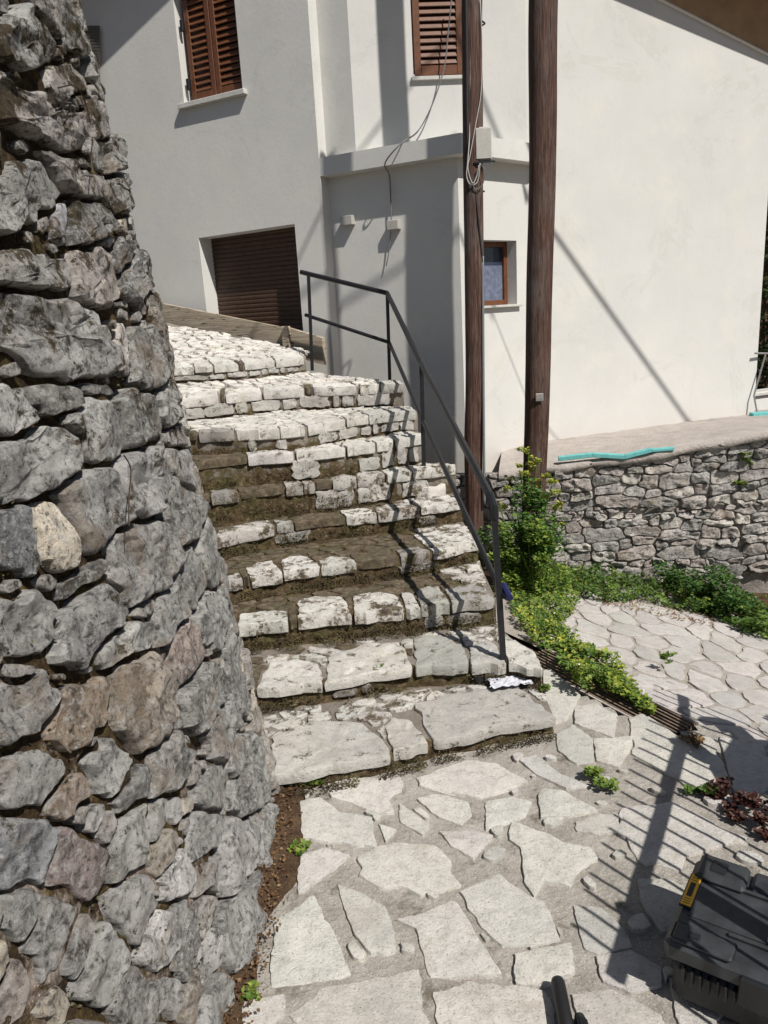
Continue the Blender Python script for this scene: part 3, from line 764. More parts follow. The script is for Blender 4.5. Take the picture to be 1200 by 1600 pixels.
# inverse table
sg = np.arange(0, SMAX, .02); zg = np.arange(-.1, ZT, .02); tab = []
for s in sg:
    nn = np.array([np.interp(s, bs, NRM[:, 0]), np.interp(s, bs, NRM[:, 1])])
    for z in zg:
        p = wallS(s, z)
        if p[1] < .25: continue
        if (CP[:2] - p[:2]) @ nn < 0.01: continue
        q = proj(p); tab.append((q[0], q[1], s, z))
tab = np.array(tab)
def wall_inv(px, py):
    i = np.argmin((tab[:, 0] - px) ** 2 + (tab[:, 1] - py) ** 2); return tab[i, 2:], math.hypot(tab[i, 0] - px, tab[i, 1] - py)
print('silhouette', [(y, round(float(tab[np.abs(tab[:, 1] - y) < 12][:, 0].max()))) for y in (0, 200, 400, 600, 905, 1100, 1290)])
rw = empty('retaining_wall', (-.6, 2, 0), 'tall battered rubble stone wall curving along the left of the stairs', 'stone wall')
# mortar core
ns, nz = 220, 90; v = []
for i in range(ns + 1):
    for j in range(nz + 1):
        s = SMAX * i / ns; z = -.15 + (ZT + .15) * j / nz; p = wallS(s, z); v.append(wallS(s, z, -.010 + fb(p, 9, 5) * .030))
f = [(i * (nz + 1) + j, (i + 1) * (nz + 1) + j, (i + 1) * (nz + 1) + j + 1, i * (nz + 1) + j + 1) for i in range(ns) for j in range(nz)]
nb = len(v)
link('mortar_core', v, f, M['wallmortar'], rw, None, True)
# top and back cap so that the wall is solid
vt = []; 
for i in range(ns + 1):
    s = SMAX * i / ns; vt += [wallS(s, ZT, -.03), wallS(s, ZT, -.75), wallS(s, -.1, -1.1)]
ft = []
for i in range(ns): ft += [(3 * i, 3 * i + 3, 3 * i + 4, 3 * i + 1), (3 * i + 1, 3 * i + 4, 3 * i + 5, 3 * i + 2)]
link('wall_top', vt, ft, M['wallmortar'], rw)
G_ = (.365, .36, .35); L_ = (.46, .455, .445); PK = (.46, .42, .395); DK = (.22, .215, .205); OC = (.42, .32, .23); BL = (.33, .345, .38); PP = (.30, .24, .235); BR = (.36, .30, .24); CRM = (.58, .51, .41)
WS = [(32, 62, 46, 40, 35, L_), (95, 130, 27, 25, 20, PK), (60, 190, 78, 30, 30, PK), (30, 300, 44, 66, 70, G_), (118, 290, 54, 21, 28, PK), (91, 345, 14, 32, 0, BL), (137, 345, 38, 32, 10, DK), (185, 300, 16, 30, -10, G_), (60, 425, 64, 30, 5, G_), (135, 432, 36, 44, 0, PK), (185, 405, 16, 26, 0, DK), (213, 430, 13, 36, 0, G_), (70, 15, 20, 45, -30, PK), (105, 45, 14, 46, -25, DK), (147, 195, 14, 40, -15, PK), (165, 245, 12, 32, -15, G_),
      (85, 530, 94, 58, 20, G_), (12, 572, 18, 24, 0, DK), (14, 640, 30, 44, -15, L_), (85, 628, 38, 21, 8, DK), (150, 612, 32, 9, 5, DK), (58, 715, 78, 42, -24, G_), (150, 680, 40, 47, -20, G_), (213, 650, 35, 42, 0, G_), (222, 565, 32, 50, -10, G_), (150, 517, 20, 14, 20, PK), (188, 550, 13, 38, -8, PK), (262, 630, 17, 36, -8, G_), (150, 785, 40, 54, -8, G_), (223, 758, 36, 50, 0, G_), (285, 730, 14, 46, -15, G_), (275, 685, 12, 24, -10, PK), (75, 842, 28, 54, -12, CRM), (26, 850, 32, 54, -10, BL), (225, 876, 48, 58, 0, G_), (285, 800, 26, 46, -18, G_), (326, 860, 12, 48, -12, G_),
      (38, 972, 46, 52, 10, G_), (128, 978, 70, 44, -40, L_), (122, 905, 52, 13, -38, DK), (192, 1005, 50, 26, -28, G_), (265, 955, 22, 50, 15, G_), (283, 1022, 23, 48, 0, (.44, .35, .31)), (220, 1095, 46, 70, -6, BR), (312, 1085, 30, 46, 25, G_), (125, 1105, 62, 36, -42, OC), (32, 1100, 40, 62, 20, G_), (42, 1210, 44, 50, 10, L_), (168, 1200, 28, 44, -5, L_), (262, 1190, 24, 46, 18, (.34, .32, .30)), (205, 1237, 22, 38, 28, DK), (100, 1245, 46, 22, -45, OC), (345, 1135, 18, 52, 12, G_), (325, 970, 19, 40, -12, G_), (362, 1060, 12, 58, -10, G_), (298, 905, 13, 42, -5, G_), (325, 1240, 20, 46, 10, G_), (375, 1250, 18, 46, 0, G_), (366, 1180, 12, 40, 0, G_), (35, 1048, 28, 16, 0, DK), (398, 1205, 11, 48, -8, G_),
      (35, 1325, 38, 56, 15, BL), (115, 1345, 46, 50, 0, PP), (202, 1315, 24, 64, 10, G_), (25, 1430, 30, 50, 15, G_), (318, 1300, 22, 46, 10, G_), (370, 1325, 28, 60, 8, L_), (410, 1315, 14, 54, 0, G_), (207, 1415, 28, 52, 5, G_), (270, 1375, 20, 46, 12, L_), (322, 1370, 20, 34, 10, G_), (72, 1470, 36, 74, 22, G_), (118, 1475, 20, 52, 12, L_), (157, 1520, 30, 66, 18, G_), (22, 1540, 26, 60, 20, (.35, .30, .27)), (255, 1465, 24, 62, 18, L_), (293, 1470, 14, 46, 8, DK), (203, 1555, 25, 40, 10, DK), (375, 1435, 24, 64, 12, L_), (325, 1500, 15, 48, 10, G_), (248, 1560, 22, 42, 12, G_), (330, 1560, 22, 46, 8, L_), (80, 1570, 26, 36, 10, CRM), (395, 1395, 11, 38, 5, L_)]
C_, M_, K_ = [], [], []
def Jw(s, z, e=.01):
    return np.stack([(proj(wallS(s + e, z)) - proj(wallS(s - e, z))) / (2 * e), (proj(wallS(s, z + e)) - proj(wallS(s, z - e))) / (2 * e)], 1)
for (x, y, a, b_, ang, cc) in WS:
    (s, z), dist = wall_inv(x, y)
    if dist > 14: continue
    m = Jw(s, z).T @ metric(a, b_, rad(ang)) @ Jw(s, z)
    ev, _e = np.linalg.eigh(m); m = m if ev[0] > 1 / .36 ** 2 else m + np.eye(2) * (1 / .36 ** 2 - ev[0])
    C_.append((s, z)); M_.append(m); K_.append(cc)
ntr = len(C_)
CC = [G_, G_, L_, PK, DK, PK, BR, G_, L_, CRM, (.40, .37, .335)]
def dmin(p, Cs, Ms):
    e = np.array(Cs) - p; return np.sqrt(np.einsum('ai,aij,aj->a', e, np.array(Ms), e)).min()
for (lo, hi, thr, N_) in ((.085, .15, 1.95, 900), (.05, .08, 1.5, 1600), (.022, .040, 1.22, 5200)):
    for _ in range(N_):
        s, z = RND.uniform(.05, SMAX - 1.2), RND.uniform(-.02, ZT - .03)
        if lo < .04:
            q = proj(wallS(s, z))
            if not (-150 < q[0] < 460): continue
            if s < 1.2 or len(C_) > 1300: continue
        a = RND.uniform(lo, hi); m = metric(a, a * RND.uniform(.55, .85), RND.uniform(-.5, .5))
        if dmin(np.array([s, z]), C_, M_) < thr: continue
        e = np.array(C_) - (s, z); dd_ = np.sqrt(np.einsum('ai,ij,aj->a', e, m, e)).min()
        if dd_ < 1.25: continue
        C_.append((s, z)); M_.append(m); K_.append(RND.choice(CC))
polys = pack(C_, M_, lambda x, y: (y > -.06) & (y < ZT) & (x > 0) & (x < SMAX), gap=.011, nang=36, maxr=1.36, pn=3)
order = []
for i, p in enumerate(polys):
    if p is None: continue
    q = proj(wallS(*C_[i])); P = np.array(p); ar = abs(np.sum(P[:, 0] * np.roll(P[:, 1], -1) - P[:, 1] * np.roll(P[:, 0], -1)) / 2)
    vis = -60 < q[0] < 470 and -60 < q[1] < 1660 and wallS(*C_[i])[1] > .2
    order.append((0 if vis else 1, -ar, i))
order.sort(); rub = []
for rank, (nv_, ar, i) in enumerate(order):
    P = polys[i]; size = math.sqrt(-ar); o_ = min(.034, .010 + size * RND.uniform(.05, .12))
    kw = dict(rough=.6, jag=.12, tilt=.5, soft=.05, nsc=12., oc=4, shp=32, prof=[(1.0, -1.), (1.0, .2), (.985, .7), (.94, .93), (.86, 1.), (.72, 1.), (.55, 1.), (.36, 1.), (.17, 1.)])
    if rank < 290: stone(P, wallS, o_, .06, M['rock'], rw, tint(tuple(.85 * q_ + .15 * sum(K_[i]) / 3 for q_ in K_[i]), .26, .014), nang=40 if size > .09 else 24, **kw)
    else: rub.append(stone(P, wallS, o_, .05, None, rw, None, nang=12, **kw))
print('wall stones', len(order), 'traced', ntr)
if rub: joined(rub, 'rubble', M['rock'], rw, color=(.38, .36, .34))
# soil strip at the foot
ns2 = 130; v = []; sA = 1.4; sB = SMAX - 3.3
for i in range(ns2 + 1):
    s = sA + (sB - sA) * i / ns2
    for j in range(8):
        dw = .10 + .05 * math.sin(s * 5) + .05 * fb((s, 0, 5), 3)
        h = -.06 + (dw + .06) * j / 7; p = wallS(s, 0, h); e = (1 - j / 7)
        v.append((p[0], p[1], .004 + .03 * e ** 1.5 + fb(p, 22, 3) * .012 - (.02 if j == 7 else 0)))
f = [(i * 8 + j, i * 8 + j + 1, (i + 1) * 8 + j + 1, (i + 1) * 8 + j) for i in range(ns2) for j in range(7)]
so_ = link('soil_strip', v, f, M['soil'], None, None, True); tag(so_, 'strip of dry brown soil and debris along the foot of the big stone wall', 'soil', kind='stuff')

# ================================================================== TERRACE WALL (right) and terrace
RA = onC(862, 893); RB = onC(1150, 945)
rd = (RB - RA)[:2]; Lr_ = np.linalg.norm(rd); rd /= Lr_; rn = np.array([rd[1], -rd[0]])
if rn @ (CP[:2] - RA[:2]) < 0: rn = -rn
nR = np.array([*rn, 0.])
hitR = lambda x, y: onpl(x, y, RA, nR)
U0 = -1.0; U1 = Lr_ + 1.4
def ru(p): return (np.array(p)[:2] - RA[:2]) @ rd
def rwall(u, v, h=0.): q = RA[:2] + rd * u + rn * (h + .05 * (RA[2] + .9 - v) * .0); return np.array([q[0], q[1], v])
top_pts = [(ru(hitR(x, y)), hitR(x, y)[2]) for x, y in ((800, 738), (862, 728), (1000, 712), (1060, 700), (1130, 688), (1200, 676))]
tu_ = [U0] + [p[0] for p in top_pts] + [U1]; tz_ = [top_pts[0][1]] + [p[1] for p in top_pts] + [top_pts[-1][1] + .02]
topz = lambda u: np.interp(u, tu_, tz_)
print('terrace wall top z', [round(float(k), 2) for k in tz_], 'RA', RA.round(2), 'RB', RB.round(2))
tw = empty('terrace_wall', (RA[0], RA[1], RA[2]), 'low dry stone wall of small grey stones holding up the terrace', 'stone wall')
v = []; n_u, n_v = 90, 30
for i in range(n_u + 1):
    u = U0 + (U1 - U0) * i / n_u
    for j in range(n_v + 1):
        z = -.75 + (topz(u) + .75) * j / n_v; v.append(rwall(u, z, -.016 + fb((u, z, 1), 9, 3) * .014))
f = [(i * (n_v + 1) + j, (i + 1) * (n_v + 1) + j, (i + 1) * (n_v + 1) + j + 1, i * (n_v + 1) + j + 1) for i in range(n_u) for j in range(n_v)]
link('joint_core', v, f, M['drystone'], tw, None, True)
C_, M_ = [], []
z = RA[2] - .12; 
while z < 1.1:
    rh = RND.choice([.035, .05, .065, .08, .105]); u = U0 + RND.uniform(0, .1)
    while u < U1:
        wd = rh * RND.uniform(1.2, 3.4); uu, zz = u + wd / 2, z + rh / 2 + .02 * math.sin(u * 4) + RND.uniform(-.03, .03) + .06 * u
        if zz < topz(uu) - .02: C_.append((uu, zz)); M_.append(metric(wd * RND.uniform(.45, .6), rh * RND.uniform(.42, .7), RND.uniform(-.15, .3)))
        u += wd
    z += rh
st_ = []
for c, p in zip(C_, pack(C_, M_, lambda x, y: y < np.interp(x, tu_, tz_) - .004, gap=.005, maxr=1.6, nang=32, pn=5)):
    if p is None: continue
    q = proj(rwall(*c)); st_.append((0 if 820 < q[0] < 1230 and q[1] < 960 else 1, c, p))
st_.sort(key=lambda k: k[0]); rub = []
for r_, (nv_, c, p) in enumerate(st_):
    cc = tint(RND.choice([(.47, .445, .42), (.40, .385, .37), (.55, .52, .48), (.33, .32, .305), (.50, .45, .42), (.42, .37, .34)]), .18)
    kw = dict(nang=26, prof=[(1., -1.), (1., .3), (.975, .85), (.85, 1.), (.5, 1.), (.2, 1.)], rough=.8, jag=.10, tilt=.9, soft=.06, nsc=14)
    if r_ < 290: stone(p, rwall, RND.uniform(.004, .034), .04, M['rock'], tw, cc, **kw)
    else: rub.append(stone(p, rwall, .03, .04, None, tw, None, **kw))
print('terrace stones', len(st_))
if rub: joined(rub, 'rubble', M['rock'], tw, color=(.33, .31, .3))

# terrace slab: from the wall top back to the house
TZ = .53
def main_hit(x, y): return onz(x, y, TZ)
MA = onz(870, 688, TZ); MBp = onz(1178, 652, TZ)
md = (MBp - MA)[:2]; md /= np.linalg.norm(md); mn = np.array([md[1], -md[0]])
if mn @ (CP[:2] - MA[:2]) < 0: mn = -mn
terr = empty('terrace', (MA[0], MA[1], TZ), 'narrow rough concrete terrace between the dry stone wall and the white house', 'terrace', kind='structure')
v = []; f = []; nT = 60
for i in range(nT + 1):
    u = U0 + .55 + (U1 - U0 - .55) * i / nT; a = rwall(u, topz(u), .03)
    # back point on the house line
    k = np.linalg.solve(np.stack([rn * -1, -md], 1), MA[:2] - a[:2])[0]; 
    k = min(max(k, .3), 5)
    wob = fb((u, 2, 0), 5, 3) * .025
    lip = .06 + .03 * fb((u * 2, 0, 0), 2, 2)
    pts = [(a[0] - rn[0] * .02, a[1] - rn[1] * .02, a[2] - lip), (a[0] + rn[0] * (.012 + wob), a[1] + rn[1] * (.012 + wob), a[2] - lip * .8), (a[0] + rn[0] * (.006 + wob), a[1] + rn[1] * (.006 + wob), a[2] + .012)]
    for j in range(1, 8):
        s = j / 7; q = a[:2] - rn * (k + .35) * s; pts.append((q[0], q[1], a[2] + .016 + (TZ + .0 - a[2]) * min(1, s * 1.05) + fb((q[0], q[1], 0), 5, 3) * .014))
    v += pts
m = 10; f = [(i * m + j, (i + 1) * m + j, (i + 1) * m + j + 1, i * m + j + 1) for i in range(nT) for j in range(m - 1)]
link('concrete_slab', v, f, M['concrete'], terr, None, True)
# side face of terrace under the annex (left end)
e0 = rwall(U0 + .56, topz(U0 + .56), .02); eb = e0[:2] - rn * 2.2
b = MB().add([(e0[0], e0[1], -.7), (e0[0], e0[1], e0[2]), (eb[0], eb[1], TZ + .02), (eb[0], eb[1], -.7)], [(0, 1, 2, 3)]); b.build('end_face', M['drystone'], terr)
# turquoise strip along the terrace edge
tq = empty('turquoise_strip', tuple(rwall(.1, topz(.1), .07)), 'thin turquoise foam strip running along the edge of the terrace', 'edging strip')
sp = [(872, 715), (925, 709), (975, 712), (1018, 701), (1052, 698)]
for (x0, y0), (x1, y1) in zip(sp[:-1], sp[1:]):
    a = hitR(x0, y0 + 4) + nR * .045; c = hitR(x1, y1 + 4) + nR * .045
    hgt = .036 if x0 < 1000 else .024
    MB().cbox(a - nR * .05, c - a, nR * .06, (0, 0, hgt), .004).build('strip_piece', M['turq'], tq)

# ================================================================== HOUSE
house = empty('house', (MA[0] - .5, MA[1], TZ), 'white plastered house with brown shutters, annex and tiled roof behind the stairs', 'house')
class Wall:
    def __init__(s, p, az):
        s.p = np.array(p[:2], float); s.d = np.array([math.sin(rad(az)), math.cos(rad(az))]); s.n = np.array([s.d[1], -s.d[0]])
        if s.n @ (CP[:2] - s.p) < 0: s.n = -s.n
        s.n3 = np.array([*s.n, 0.]); s.p3 = np.array([*s.p, 0.])
    def hit(s, x, y):
        q = onpl(x, y, s.p3, s.n3); return np.array([(q[:2] - s.p) @ s.d, q[2]])
    def P(s, u, z, h=0.): q = s.p + s.d * u + s.n * h; return np.array([q[0], q[1], z])
az_m = math.degrees(math.atan2(md[0], md[1]))
WM = Wall(MA, az_m)
def xray(px, py, wall): q = onpl(px, py, wall.p3, wall.n3); return q[:2]
G = xray(826, 600, WM)
WR = Wall(G, 50.)                                     # annex right face: from corner F to G
# F where the ray through px 722 meets the line
Fp = xray(722, 500, WR)
WLf = Wall(Fp, -60.)                                  # annex left face
Cc = xray(521, 400, WLf)
# left wall corner B: from C toward the camera along the outward normal of the left face
r_ = ray(504, 330)[:2]; k = np.linalg.solve(np.stack([WLf.n, -r_], 1), -Cc + CP[:2])[0]
Bc = Cc + WLf.n * k
WH = Wall(Bc, -60.)                                   # left house wall
r_ = ray(554, 200)[:2]; d_ = np.array([math.sin(rad(122)), math.cos(rad(122))]); k2 = np.linalg.solve(np.stack([d_, -r_], 1), -Cc + CP[:2])[0]
Dc = Cc + d_ * k2
dg = G - Dc; WU = Wall(Dc, math.degrees(math.atan2(dg[0], dg[1])))
print('G', G.round(2), 'F', Fp.round(2), 'C', Cc.round(2), 'B', Bc.round(2), 'D', Dc.round(2), 'ret', round(float(k), 2), 'azm', az_m)
def wall_panel(name, W, outer, holes=(), depth=.22, mat=None, parent=None, reveal=None):
    """outer and holes in (u,z); holes get reveals pushed inward"""
    outer = [tuple(p) for p in outer]; loops = [[Vector((p[0], p[1], 0)) for p in outer]] + [[Vector((p[0], p[1], 0)) for p in h] for h in holes]
    flat = [p for L in loops for p in L]; tris = geometry.tessellate_polygon(loops)
    v = [W.P(p.x, p.y) for p in flat]; f = []
    nrm = W.n3
    for t in tris:
        a, b_, c = (v[i] for i in t); 
        f.append(tuple(t) if np.cross(b_ - a, c - a) @ nrm > 0 else tuple(t[::-1]))
    for h in holes:
        n0 = len(v); v += [W.P(p[0], p[1]) for p in h] + [W.P(p[0], p[1], -depth) for p in h]; m = len(h)
        for i in range(m): f.append((n0 + i, n0 + (i + 1) % m, n0 + m + (i + 1) % m, n0 + m + i))
    return link(name, v, f, mat or M['plaster'], parent)
# openings
h = WH.hit
win1 = [h(271, -2), h(374, -26), h(379, 140), h(288, 163)]
win1 = [(h(288, 163)[0], h(288, 163)[1]), (h(379, 139)[0], h(379, 139)[1]), (h(379, 139)[0], h(379, 139)[1] + 1.35), (h(288, 163)[0], h(288, 163)[1] + 1.35)]
dr1 = [tuple(h(332, 497)), tuple(h(477, 530)), tuple(h(458, 350)), tuple(h(302, 373))]
ub = (dr1[0][0] + dr1[3][0]) / 2; ua = (dr1[1][0] + dr1[2][0]) / 2; zt = (dr1[2][1] + dr1[3][1]) / 2; zb_ = dr1[1][1] - .15
dr1 = [(ub, zb_), (ua, zb_), (ua, dr1[2][1]), (ub, dr1[3][1])]
print('win1', np.round(win1, 2), 'door', np.round(dr1, 2))
wall_panel('left_wall', WH, [(0, -.5), (5.5, -.5), (5.5, 5.6), (0, 6.8)], [win1, dr1], .20, None, house)
# return strip, pink face, upper wall, big wall
def vwall(name, a, b_, z0, z1, mat=None):
    a3 = [(a[0], a[1], z0), (b_[0], b_[1], z0), (b_[0], b_[1], z1), (a[0], a[1], z1)]
    v = np.array(a3); nrm = np.cross(v[1] - v[0], v[2] - v[0]); fc_ = (0, 1, 2, 3) if nrm[:2] @ (CP[:2] - v[0][:2]) > 0 else (3, 2, 1, 0)
    return link(name, v, [fc_], mat or M['plaster'], house)
vwall('return_wall', Bc, Cc, -.5, 6.6)
hr = WR.hit
LZ0 = hr(726, 247)[1]; LZ1 = hr(726, 216)[1]
print('ledge', LZ0, LZ1)
vwall('recess_wall', Cc, Dc, LZ0, 6.6)
hu = WU.hit
win2 = [tuple(hu(646, 116)), tuple(hu(727, 120)), None, None]
win2[2] = (win2[1][0], win2[1][1] + 1.3); win2[3] = (win2[0][0], win2[0][1] + 1.3)
LU = np.linalg.norm(G - Dc)
wall_panel('upper_wall', WU, [(0, LZ0), (LU, LZ0), (LU, 6.8), (0, 6.8)], [win2], .10, None, house)
hm = WM.hit; uG = (G - WM.p) @ WM.d; uE = hm(1181, 600)[0]
wall_panel('gable_wall', WM, [(uG, -.5), (uE, -.5), (uE, 6.8), (uG, 6.8)], [], .2, None, house)
Epp = WM.P(uE, 0)[:2]; E2 = Epp - WM.n * 5 
vwall('right_end_wall', Epp, E2, -.5, 6.8)
# annex
LF = np.linalg.norm(Fp - Cc)
wall_panel('annex_left_wall', WLf, [(0, -.5), (LF, -.5), (LF, LZ0 + .02), (0, LZ0 + .02)], [], .2, None, house)
uF = (Fp - WR.p) @ WR.d
w3 = [tuple(hr(752, 473)), tuple(hr(808, 475)), tuple(hr(808, 376)), tuple(hr(752, 366))]
w3 = [(w3[0][0] - .12, w3[1][1]), (w3[1][0], w3[1][1]), (w3[1][0], w3[2][1]), (w3[0][0] - .12, w3[2][1])]
wall_panel('annex_right_wall', WR, [(uF, -.5), (0, -.5), (0, LZ0 + .02), (uF, LZ0 + .02)], [w3], .17, None, house)
# ledge slab
ov = .13
def offs(p, n1, n2):                                  # corner offset
    return p + (n1 + n2) * ov / (1 + n1 @ n2)
Lp = [Cc + WLf.n * ov + WLf.d * 0, offs(Fp, WLf.n, WR.n), G + WR.n * ov + WR.d * .12, G - WR.n * .05, Dc - WU.n * .1, Cc]
v = [(p[0], p[1], LZ0) for p in Lp] + [(p[0], p[1], LZ1) for p in Lp]; n = len(Lp)
f = [tuple(range(n)), tuple(range(n, 2 * n))[::-1]] + [(i, i + n, (i + 1) % n + n, (i + 1) % n) for i in range(n)]
link('annex_roof_slab', v, f, M['plaster'], house)

# shutters
def louver_shutter(W, u0, u1, z0, z1, hh, parent, n, name='shutter', fr=.055, tiltv=.018):
    s = 1 if u1 > u0 else -1; P = W.P
    def bar(ua, ub, za, zb, h0, h1): 
        a = P(ua, za, h0); return MB().cbox(a, P(ub, za, h0) - a, P(ua, za, h1) - a, (0, 0, zb - za), .004)
    fm = MB()
    for (ua, ub, za, zb) in ((u0, u0 + s * fr, z0, z1), (u1 - s * fr, u1, z0, z1), (u0 + s * fr, u1 - s * fr, z0, z0 + fr * 1.3), (u0 + s * fr, u1 - s * fr, z1 - fr * 1.3, z1)):
        q = bar(ua, ub, za, zb, hh, hh + .035); fm.add(q.v, q.f)
    sh = fm.build(name, M['brown'], parent)
    for i in range(n):
        z = z0 + fr * 1.3 + (z1 - z0 - fr * 2.6) * (i + .5) / n; dz = (z1 - z0 - fr * 2.6) / n
        a = P(u0 + s * fr, z - dz * .35, hh + .028); ln = P(u1 - s * fr, z - dz * .35, hh + .028) - a
        MB().box(a, ln, W.n3 * -.022 + np.array([0, 0, dz * .75]), W.n3 * .006 + np.array([0, 0, .006])).build('slat', M['brown'], sh)
    return sh
(ua, z0), (ub_, z1_) = win1[0], win1[2]
z0 = min(win1[0][1], win1[1][1]); zt = z0 + 1.4; mid = (ua + ub_) / 2
louver_shutter(WH, ua - .05, mid + .004, z0 + .02, zt, -.10, house, 22)
louver_shutter(WH, mid - .004, ub_ + .006, z0 + .02, zt, -.10, house, 22)
a = WH.P(ua + .02, z0 - .02, -.18); MB().box(a, WH.P(ub_ - .02, z0 - .02, -.18) - a, (0, 0, 1.5), WH.n3 * .01).build('window_board', M['dark_brown'], house)
a = WH.P(ua + .05, z0 - .045, -.12); MB().cbox(a, WH.P(ub_ - .05, z0 - .045, -.12) - a, WH.n3 * .17, (0, 0, .045), .004).build('sill', M['stone_sill'], house)
for zz in (.12, .62):
    a = WH.P(ua - .03, z0 + zz, -.05); MB().cbox(a, WH.P(ua - .065, z0 + zz, -.05) - a, WH.n3 * .03, (0, 0, .10), .004).build('hinge', M['iron'], house)
(ua, z0), (ub_, _) = win2[0], win2[1]; z0 = min(z0, win2[1][1]) - .0
louver_shutter(WU, ua + .01, ub_ - .01, z0 + .02, z0 + 1.28, -.03, house, 20, fr=.06)
a = WU.P(ua - .01, z0 - .02, -.09); MB().box(a, WU.P(ub_ + .01, z0 - .02, -.09) - a, (0, 0, 1.35), WU.n3 * .01).build('window_board', M['dark_brown'], house)
a = WU.P(ua - .02, z0 - .02, -.02); MB().cbox(a, WU.P(ub_ + .02, z0 - .02, -.02) - a, WU.n3 * .05, (0, 0, .03), .003).build('sill', M['stone_sill'], house)
# roller shutter door
(ua, _), (ub_, _), (_, za), (_, zb2) = dr1
rs = None; zlo = dr1[0][1]; zhi = max(dr1[2][1], dr1[3][1])
a = WH.P(ua + .05, zlo, -.20); rs = MB().box(a, WH.P(ub_ - .05, zlo, -.20) - a, (0, 0, zhi - zlo + .05), WH.n3 * .01).build('roller_shutter', M['dark_brown'], house)
z = zlo; i = 0
while z < zhi:
    n = 4; a0 = WH.P(ua + .02, z, -.19); ln = WH.P(ub_ - .02, z, -.19) - a0
    pr = [(0, 0), (.006, .008), (.008, .024), (.006, .034), (0, .040)]
    vv = []; 
    for e in (0, 1):
        for (hh, zz) in pr: vv.append(a0 + ln * e + WH.n3 * hh + np.array([0, 0, zz]))
    MB().add(vv, [(j, j + 5, j + 6, j + 1) for j in range(4)]).build('slat', M['dark_brown'], rs); z += .043
# annex window: frame, glass, curtain, sill
(ua, z0), (ub_, _), (_, z1_), _ = w3
P = WR.P; fr = .045
fm = MB()
for (a_, b2, c, d2) in ((ua, ua + fr, z0, z1_), (ub_ - fr, ub_, z0, z1_), (ua + fr, ub_ - fr, z0, z0 + fr), (ua + fr, ub_ - fr, z1_ - fr, z1_)):
    o = P(a_, c, -.16); fm.cbox(o, P(b2, c, -.16) - o, WR.n3 * .05, (0, 0, d2 - c), .004)
wf = fm.build('window_frame', M['brown'], house)
o = P(ua + fr, z0 + fr, -.145); MB().box(o, P(ub_ - fr, z0 + fr, -.145) - o, WR.n3 * .004, (0, 0, z1_ - z0 - 2 * fr)).build('pane', M['glass'], wf)
cv = []; nC = 24
for i in range(nC + 1):
    u = ua + fr + (ub_ - ua - 2 * fr) * i / nC
    for zz in (z0 + fr, z1_ - fr - .16): cv.append(P(u, zz, -.136 + .003 * math.sin(i * 1.3)))
link('curtain', cv, [(2 * i, 2 * i + 2, 2 * i + 3, 2 * i + 1) for i in range(nC)], M['curtain'], wf)
o = P(ua - .01, z0 - .022, -.02); MB().cbox(o, P(ub_ + .03, z0 - .022, -.02) - o, WR.n3 * .06, (0, 0, .022), .003).build('sill', M['stone_sill'], house)

# roof: rake on the gable wall, and on the left wall
def rake(W, pA, pB, ex0, ex1, wout, name):
    """soffit junction line through wall points pA,pB (u,z) extended; overhang wout"""
    sl_ = (pB[1] - pA[1]) / (pB[0] - pA[0]); q = lambda u: pA[1] + (u - pA[0]) * sl_
    v = []
    for u in (ex0, ex1):
        for (hh, dz) in ((-.3, 0), (wout, 0), (wout, .16), (-.3, .16)): v.append(W.P(u, q(u) + dz, hh))
    o = link(name, v, [(0, 1, 5, 4), (1, 2, 6, 5), (2, 3, 7, 6), (3, 0, 4, 7), (0, 3, 2, 1), (4, 5, 6, 7)], M['soffit'], house)
    L = ex1 - ex0; n = int(abs(L) / .2); sg_ = 1 if L > 0 else -1
    for i in range(n):
        u = ex0 + sg_ * (i + .5) * .2; m_ = 7; vv = []
        for e in (-.09, .10):
            for k in range(m_): a_ = math.pi * k / (m_ - 1); vv.append(W.P(u + e, q(u) + .165 + .012 + sl_ * e + .05 * math.sin(a_), wout - .06 + .09 * math.cos(a_)))
        MB().add(vv, [(k, k + 1, m_ + k + 1, m_ + k) for k in range(m_ - 1)]).build('tile', M['tile'], o)
    return q
sA_, sB_ = hm(958, 0), hm(1200, 102); wo = .55
sun_n = SUN[:2] @ WM.n; sun_t = SUN[:2] @ WM.d
slp = (sB_[1] - sA_[1]) / (sB_[0] - sA_[0])
gap_ = wo * SUN[2] / sun_n - slp * (-wo * sun_t / sun_n) * -1
# shadow of rake point (u,q(u)) lands at (u - wo*sun_t/sun_n, q(u) - wo*SUN_z/sun_n)
dz = wo * SUN[2] / sun_n; du = wo * sun_t / sun_n
pA = (sA_[0] + du, sA_[1] + dz); pB = (sB_[0] + du, sB_[1] + dz)
q_m = rake(WM, pA, pB, uG - 1.2, uE + .7, wo, 'gable_eave')
# painted timber band and thin moulding under the soffit
t0, t1 = hm(1031, 0), hm(1200, 86); sl2 = (t1[1] - t0[1]) / (t1[0] - t0[0])
v = []; 
for u in (uG - .5, uE + .01):
    zq = t0[1] + (u - t0[0]) * sl2
    for (hh, zz) in ((.001, zq), (.022, zq), (.022, q_m(u)), (.001, q_m(u))): v.append(WM.P(u, zz, hh))
link('frieze_board', v, [(0, 1, 5, 4), (1, 2, 6, 5), (2, 3, 7, 6), (4, 5, 6, 7), (0, 3, 2, 1)], M['soffit'], house)
v = []
for u in (uG - .5, uE + .012):
    zq = t0[1] + (u - t0[0]) * sl2
    for (hh, zz) in ((.001, zq - .014), (.03, zq - .014), (.03, zq - .001), (.001, zq - .001)): v.append(WM.P(u, zz, hh))
link('moulding', v, [(0, 1, 5, 4), (1, 2, 6, 5), (2, 3, 7, 6), (4, 5, 6, 7), (0, 3, 2, 1)], M['white'], house)
